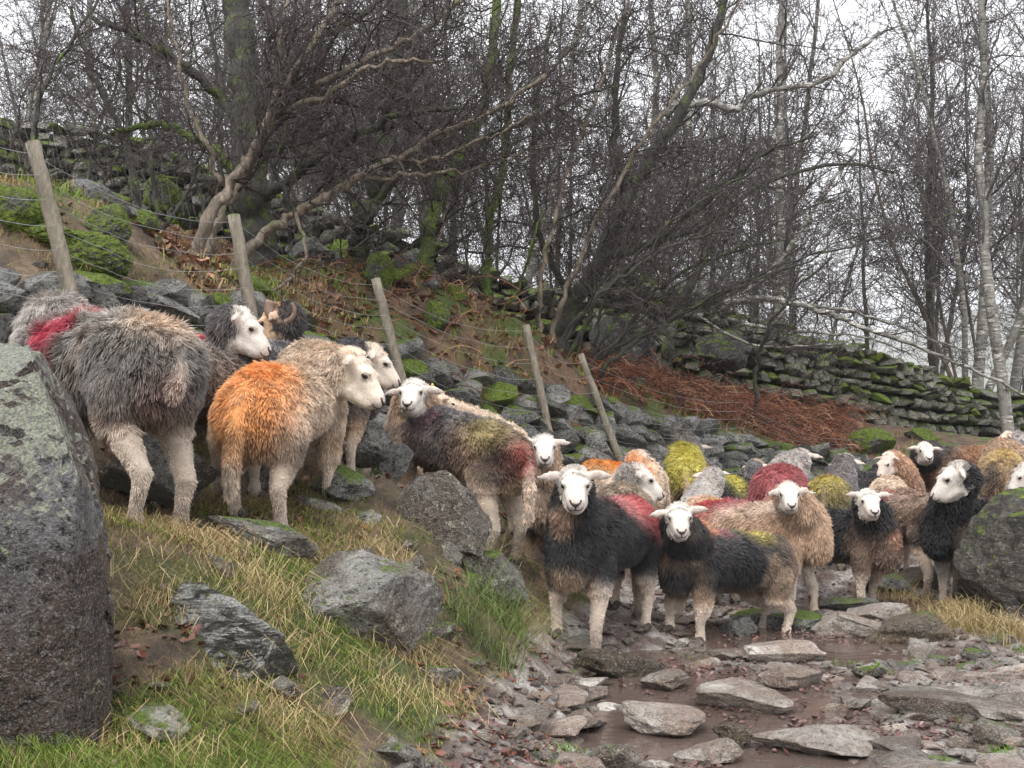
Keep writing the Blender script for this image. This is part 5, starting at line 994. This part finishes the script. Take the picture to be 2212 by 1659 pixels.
for i, d in enumerate(SH):
    q = d['q']; me = bpy.data.meshes.new_from_object(temps[i].evaluated_get(deps)); me.name = 'body'; s = q['s']; Yd = d['b'][2]
    V = np.zeros(len(me.vertices) * 3, np.float32); me.vertices.foreach_get('co', V); V = V.reshape(-1, 3).astype(float)
    C_ = np.array([p[0] for p in q['P']]); Rr = np.array([p[1].mean() for p in q['P']]); Tg = np.array([p[3] for p in q['P']])
    tg = np.zeros(len(V), int)
    for k in range(0, len(V), 4000): tg[k:k + 4000] = Tg[(np.sqrt(((V[k:k + 4000, None] - C_[None]) ** 2).sum(-1)) - Rr[None]).argmin(1)]
    nr = np.zeros(len(V) * 3, np.float32); me.vertices.foreach_get('normal', nr); nr = nr.reshape(-1, 3).astype(float)
    V2 = V + nr * (fbm(V, 13, i, 3) * .012 * ((tg == 0) | (tg == 1) | (tg == 5)) + fbm(V, 40, i, 2) * .0025)[:, None]
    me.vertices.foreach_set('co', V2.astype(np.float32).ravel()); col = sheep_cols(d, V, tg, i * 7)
    if 'Col' in me.color_attributes: me.color_attributes.remove(me.color_attributes['Col'])
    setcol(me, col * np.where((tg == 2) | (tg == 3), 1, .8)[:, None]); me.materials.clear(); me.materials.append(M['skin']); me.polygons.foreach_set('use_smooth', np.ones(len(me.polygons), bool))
    root = bpy.data.objects.new('sheep', None); COL.objects.link(root); root.location = tuple(q['base']); root.rotation_euler = (0, 0, q['yaw']); tag(root, d['lab'], 'sheep', grp)
    ob('body', me, root)
    me.calc_loop_triangles(); nt_ = len(me.loop_triangles); tv = np.zeros(nt_ * 3, np.int32); me.loop_triangles.foreach_get('vertices', tv); tv = tv.reshape(-1, 3)
    bvh = BVHTree.FromPolygons([tuple(v) for v in V2], [tuple(t) for t in tv])
    a_, b_, c_ = V2[tv[:, 0]], V2[tv[:, 1]], V2[tv[:, 2]]; ar = np.linalg.norm(np.cross(b_ - a_, c_ - a_), axis=1) / 2; tt = tg[tv[:, 0]]
    wgt = ar * np.choose(tt, [1, 1, 1.6, 1.3, 1.2, 1.3]); r = np.random.RandomState(100 + i)
    N = int(48000 * d.get('dens', 1) * (1 if Yd < 6 else .8 if Yd < 8 else .45))
    pk = r.choice(nt_, N, p=wgt / wgt.sum()); w1, w2 = r.rand(2, N); fl = w1 + w2 > 1; w1[fl], w2[fl] = 1 - w1[fl], 1 - w2[fl]
    Rt = a_[pk] + (b_[pk] - a_[pk]) * w1[:, None] + (c_[pk] - a_[pk]) * w2[:, None]; nn = nr[tv[pk, 0]]; tgs = tt[pk]
    cc = col[tv[pk, 0]]; Lb = d['L']; zl = (Rt[:, 2] - q['zc']) / s
    Lb *= .8; Ln = np.choose(tgs, [Lb, Lb * .9, .008, .007, .015, .028]) * r.uniform(.65, 1.25, N)
    hl = (Rt - q['H']) @ q['HM'] / q['hs']; Ln = np.where((tgs == 2) & (hl[:, 0] < .02), .024, Ln); Ln = np.where((tgs == 2) & (hl[:, 0] > .14), .004, Ln)
    Ln = np.where((tgs == 4) & (zl > -.27), Lb * .8, Ln)
    back = np.array((-1, 0, 0)); fur = nn * np.where(tgs < 2, .75, .45)[:, None] + back * np.where(tgs < 2, .3, 0)[:, None] + np.array((0, 0, -1)) * np.where(tgs < 2, .45, .6)[:, None]
    hk = (tgs == 2) | (tgs == 3); fur[hk] = nn[hk] * .4 + q['HM'][:, 0] * .7 * np.where(hl[hk, 0] > 0, 1, -.6)[:, None]
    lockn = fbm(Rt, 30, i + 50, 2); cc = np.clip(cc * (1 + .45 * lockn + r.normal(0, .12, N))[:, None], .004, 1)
    dk = np.mean(d['side']) < .12
    if dk: m_ = (r.rand(N) < .05) & (tgs < 2); cc[m_] = cc[m_] * 2 + .015
    rad = np.where(hk, .001, .0016) * (1 if Yd < 6 else 1.25 if Yd < 8.5 else 1.7) * r.uniform(.7, 1.2, N)
    hc = fleece_curves('fleece', Rt, fur, nn, Ln * s, cc, rad, i * 11, np.choose(tgs, [1, 1, .2, .2, .35, .8]) * (r.rand(N) < .72), wav=.42 if d['k'] == 'grey_big' else .25, grav=.45)
    tag(ob('fleece', hc, root))
    def hit(o3, dirv):
        h = bvh.ray_cast(Vector(o3), Vector(dirv), 1.0); return np.array(h[0]) if h[0] is not None else None
    HM = q['HM']; hs = q['hs']; hd = q['hd']
    for sg_ in (1, -1):
        p = hit(hd(.064, .2 * sg_, .012), -HM[:, 1] * sg_)
        if p is not None:
            e = ob('eye', EYE, root, p - HM[:, 1] * sg_ * .0035); e.rotation_euler = Matrix(HM.tolist()).to_euler(); e.scale = (hs,) * 3
    def facepath(pl, rad):
        o3 = []
        for (yy, zz_) in pl:
            p = hit(hd(.35, yy, zz_), -HM[:, 0])
            if p is not None: o3.append(p + HM[:, 0] * .0008)
        return tube(o3, rad * hs, 6) if len(o3) > 1 else None
    ps = [facepath([(.024, -.012), (.019, -.021), (.01, -.029), (0, -.034)], .0045), facepath([(-.024, -.012), (-.019, -.021), (-.01, -.029), (0, -.034)], .0045), facepath([(0, -.034), (0, -.05)], .003), facepath([(-.014, -.025), (0, -.026), (.014, -.025)], .0065)]
    ps = [x for x in ps if x]
    if ps: V, Fs = join(ps); ob('nose', mesh_np('nose', V, Fs, M['nose']), root)
    ps = facepath([(.034, -.05), (.024, -.057), (.011, -.057), (0, -.052), (-.011, -.057), (-.024, -.057), (-.034, -.05)], .0026)
    if ps: ob('mouth', mesh_np('mouth', ps[0], ps[1], M['nose']), root)
    for f in q['feet']: ob('hoof', HOOF, root, f + np.array((.008, 0, .002)), None, (s * 1.3,) * 3)
    if d.get('tagc'):
        sg_ = -1 if d['tagc'] == 'tag_blue' else 1
        V, Fc = ICO[1]; V = V * (.004, .012, .012); ob('ear_tag', mesh_np('ear_tag', V, Fc, M[d['tagc']]), root, hd(-.02, .1 * sg_, .03))
    if d.get('horn'):
        for sg_ in (1, -1):
            th = np.linspace(0, 4.3, 22); rr_ = .085 - .008 * th; hp3 = [hd(-.075 - rr_[k] * math.cos(th[k] + 1.9) * 1.0 - .0, (.045 + .028 * th[k] / 2) * sg_, -.01 + rr_[k] * math.sin(th[k] + 1.9)) for k in range(22)]
            V, Fs = tube(hp3, np.linspace(.03, .008, 22) * (1 + .08 * np.sin(np.arange(22) * 2.5)), 9); ob('horn', mesh_np('horn', V, Fs, M['horn']), root)
for t in temps:
    m = t.data; bpy.data.objects.remove(t); bpy.data.meshes.remove(m)
# ------------------------------------------------------------------ far hillside
hv = []; nx = 60
for j in range(14):
    for i in range(nx):
        x = -900 + 2400 * i / (nx - 1); y = 600 + 100 * j; hgt = 215 * sm(np.array(x), -250, 900) * (1 - (1 - j / 13) ** 2) + 14 * math.sin(x * .01 + j) * j / 13 - 3
        hv.append((x, y, float(hgt)))
hv = np.array(hv); ci = np.arange(13)[:, None] * nx; cj = np.arange(nx - 1)[None]
M['hill'] = simple('hill', (.1, .1, .07), .95)
tag(ob('hill', mesh_np('hill', hv, np.stack([ci + cj, ci + cj + 1, ci + nx + cj + 1, ci + nx + cj], -1).reshape(-1, 4), M['hill'])), 'misty fell side beyond the wood', None, None, 'structure')

# ------------------------------------------------------------------ valley haze
bm = bmesh.new(); bmesh.ops.create_cube(bm, size=1); hm = bpy.data.meshes.new('haze'); bm.to_mesh(hm); bm.free()
hz = ob('haze', hm, None, (0, 900, 112), None, (4000, 2600, 245)); tag(hz, 'pale drizzle haze hanging in the valley', None, None, 'stuff')
mh = bpy.data.materials.new('haze'); mh.use_nodes = True; nh = mh.node_tree; nh.nodes.remove(nh.nodes['Principled BSDF']); pv = nh.nodes.new('ShaderNodeVolumePrincipled')
pv.inputs['Color'].default_value = (.9, .92, .95, 1); pv.inputs['Density'].default_value = .0006; nh.links.new(pv.outputs[0], nh.nodes['Material Output'].inputs['Volume']); hm.materials.append(mh)
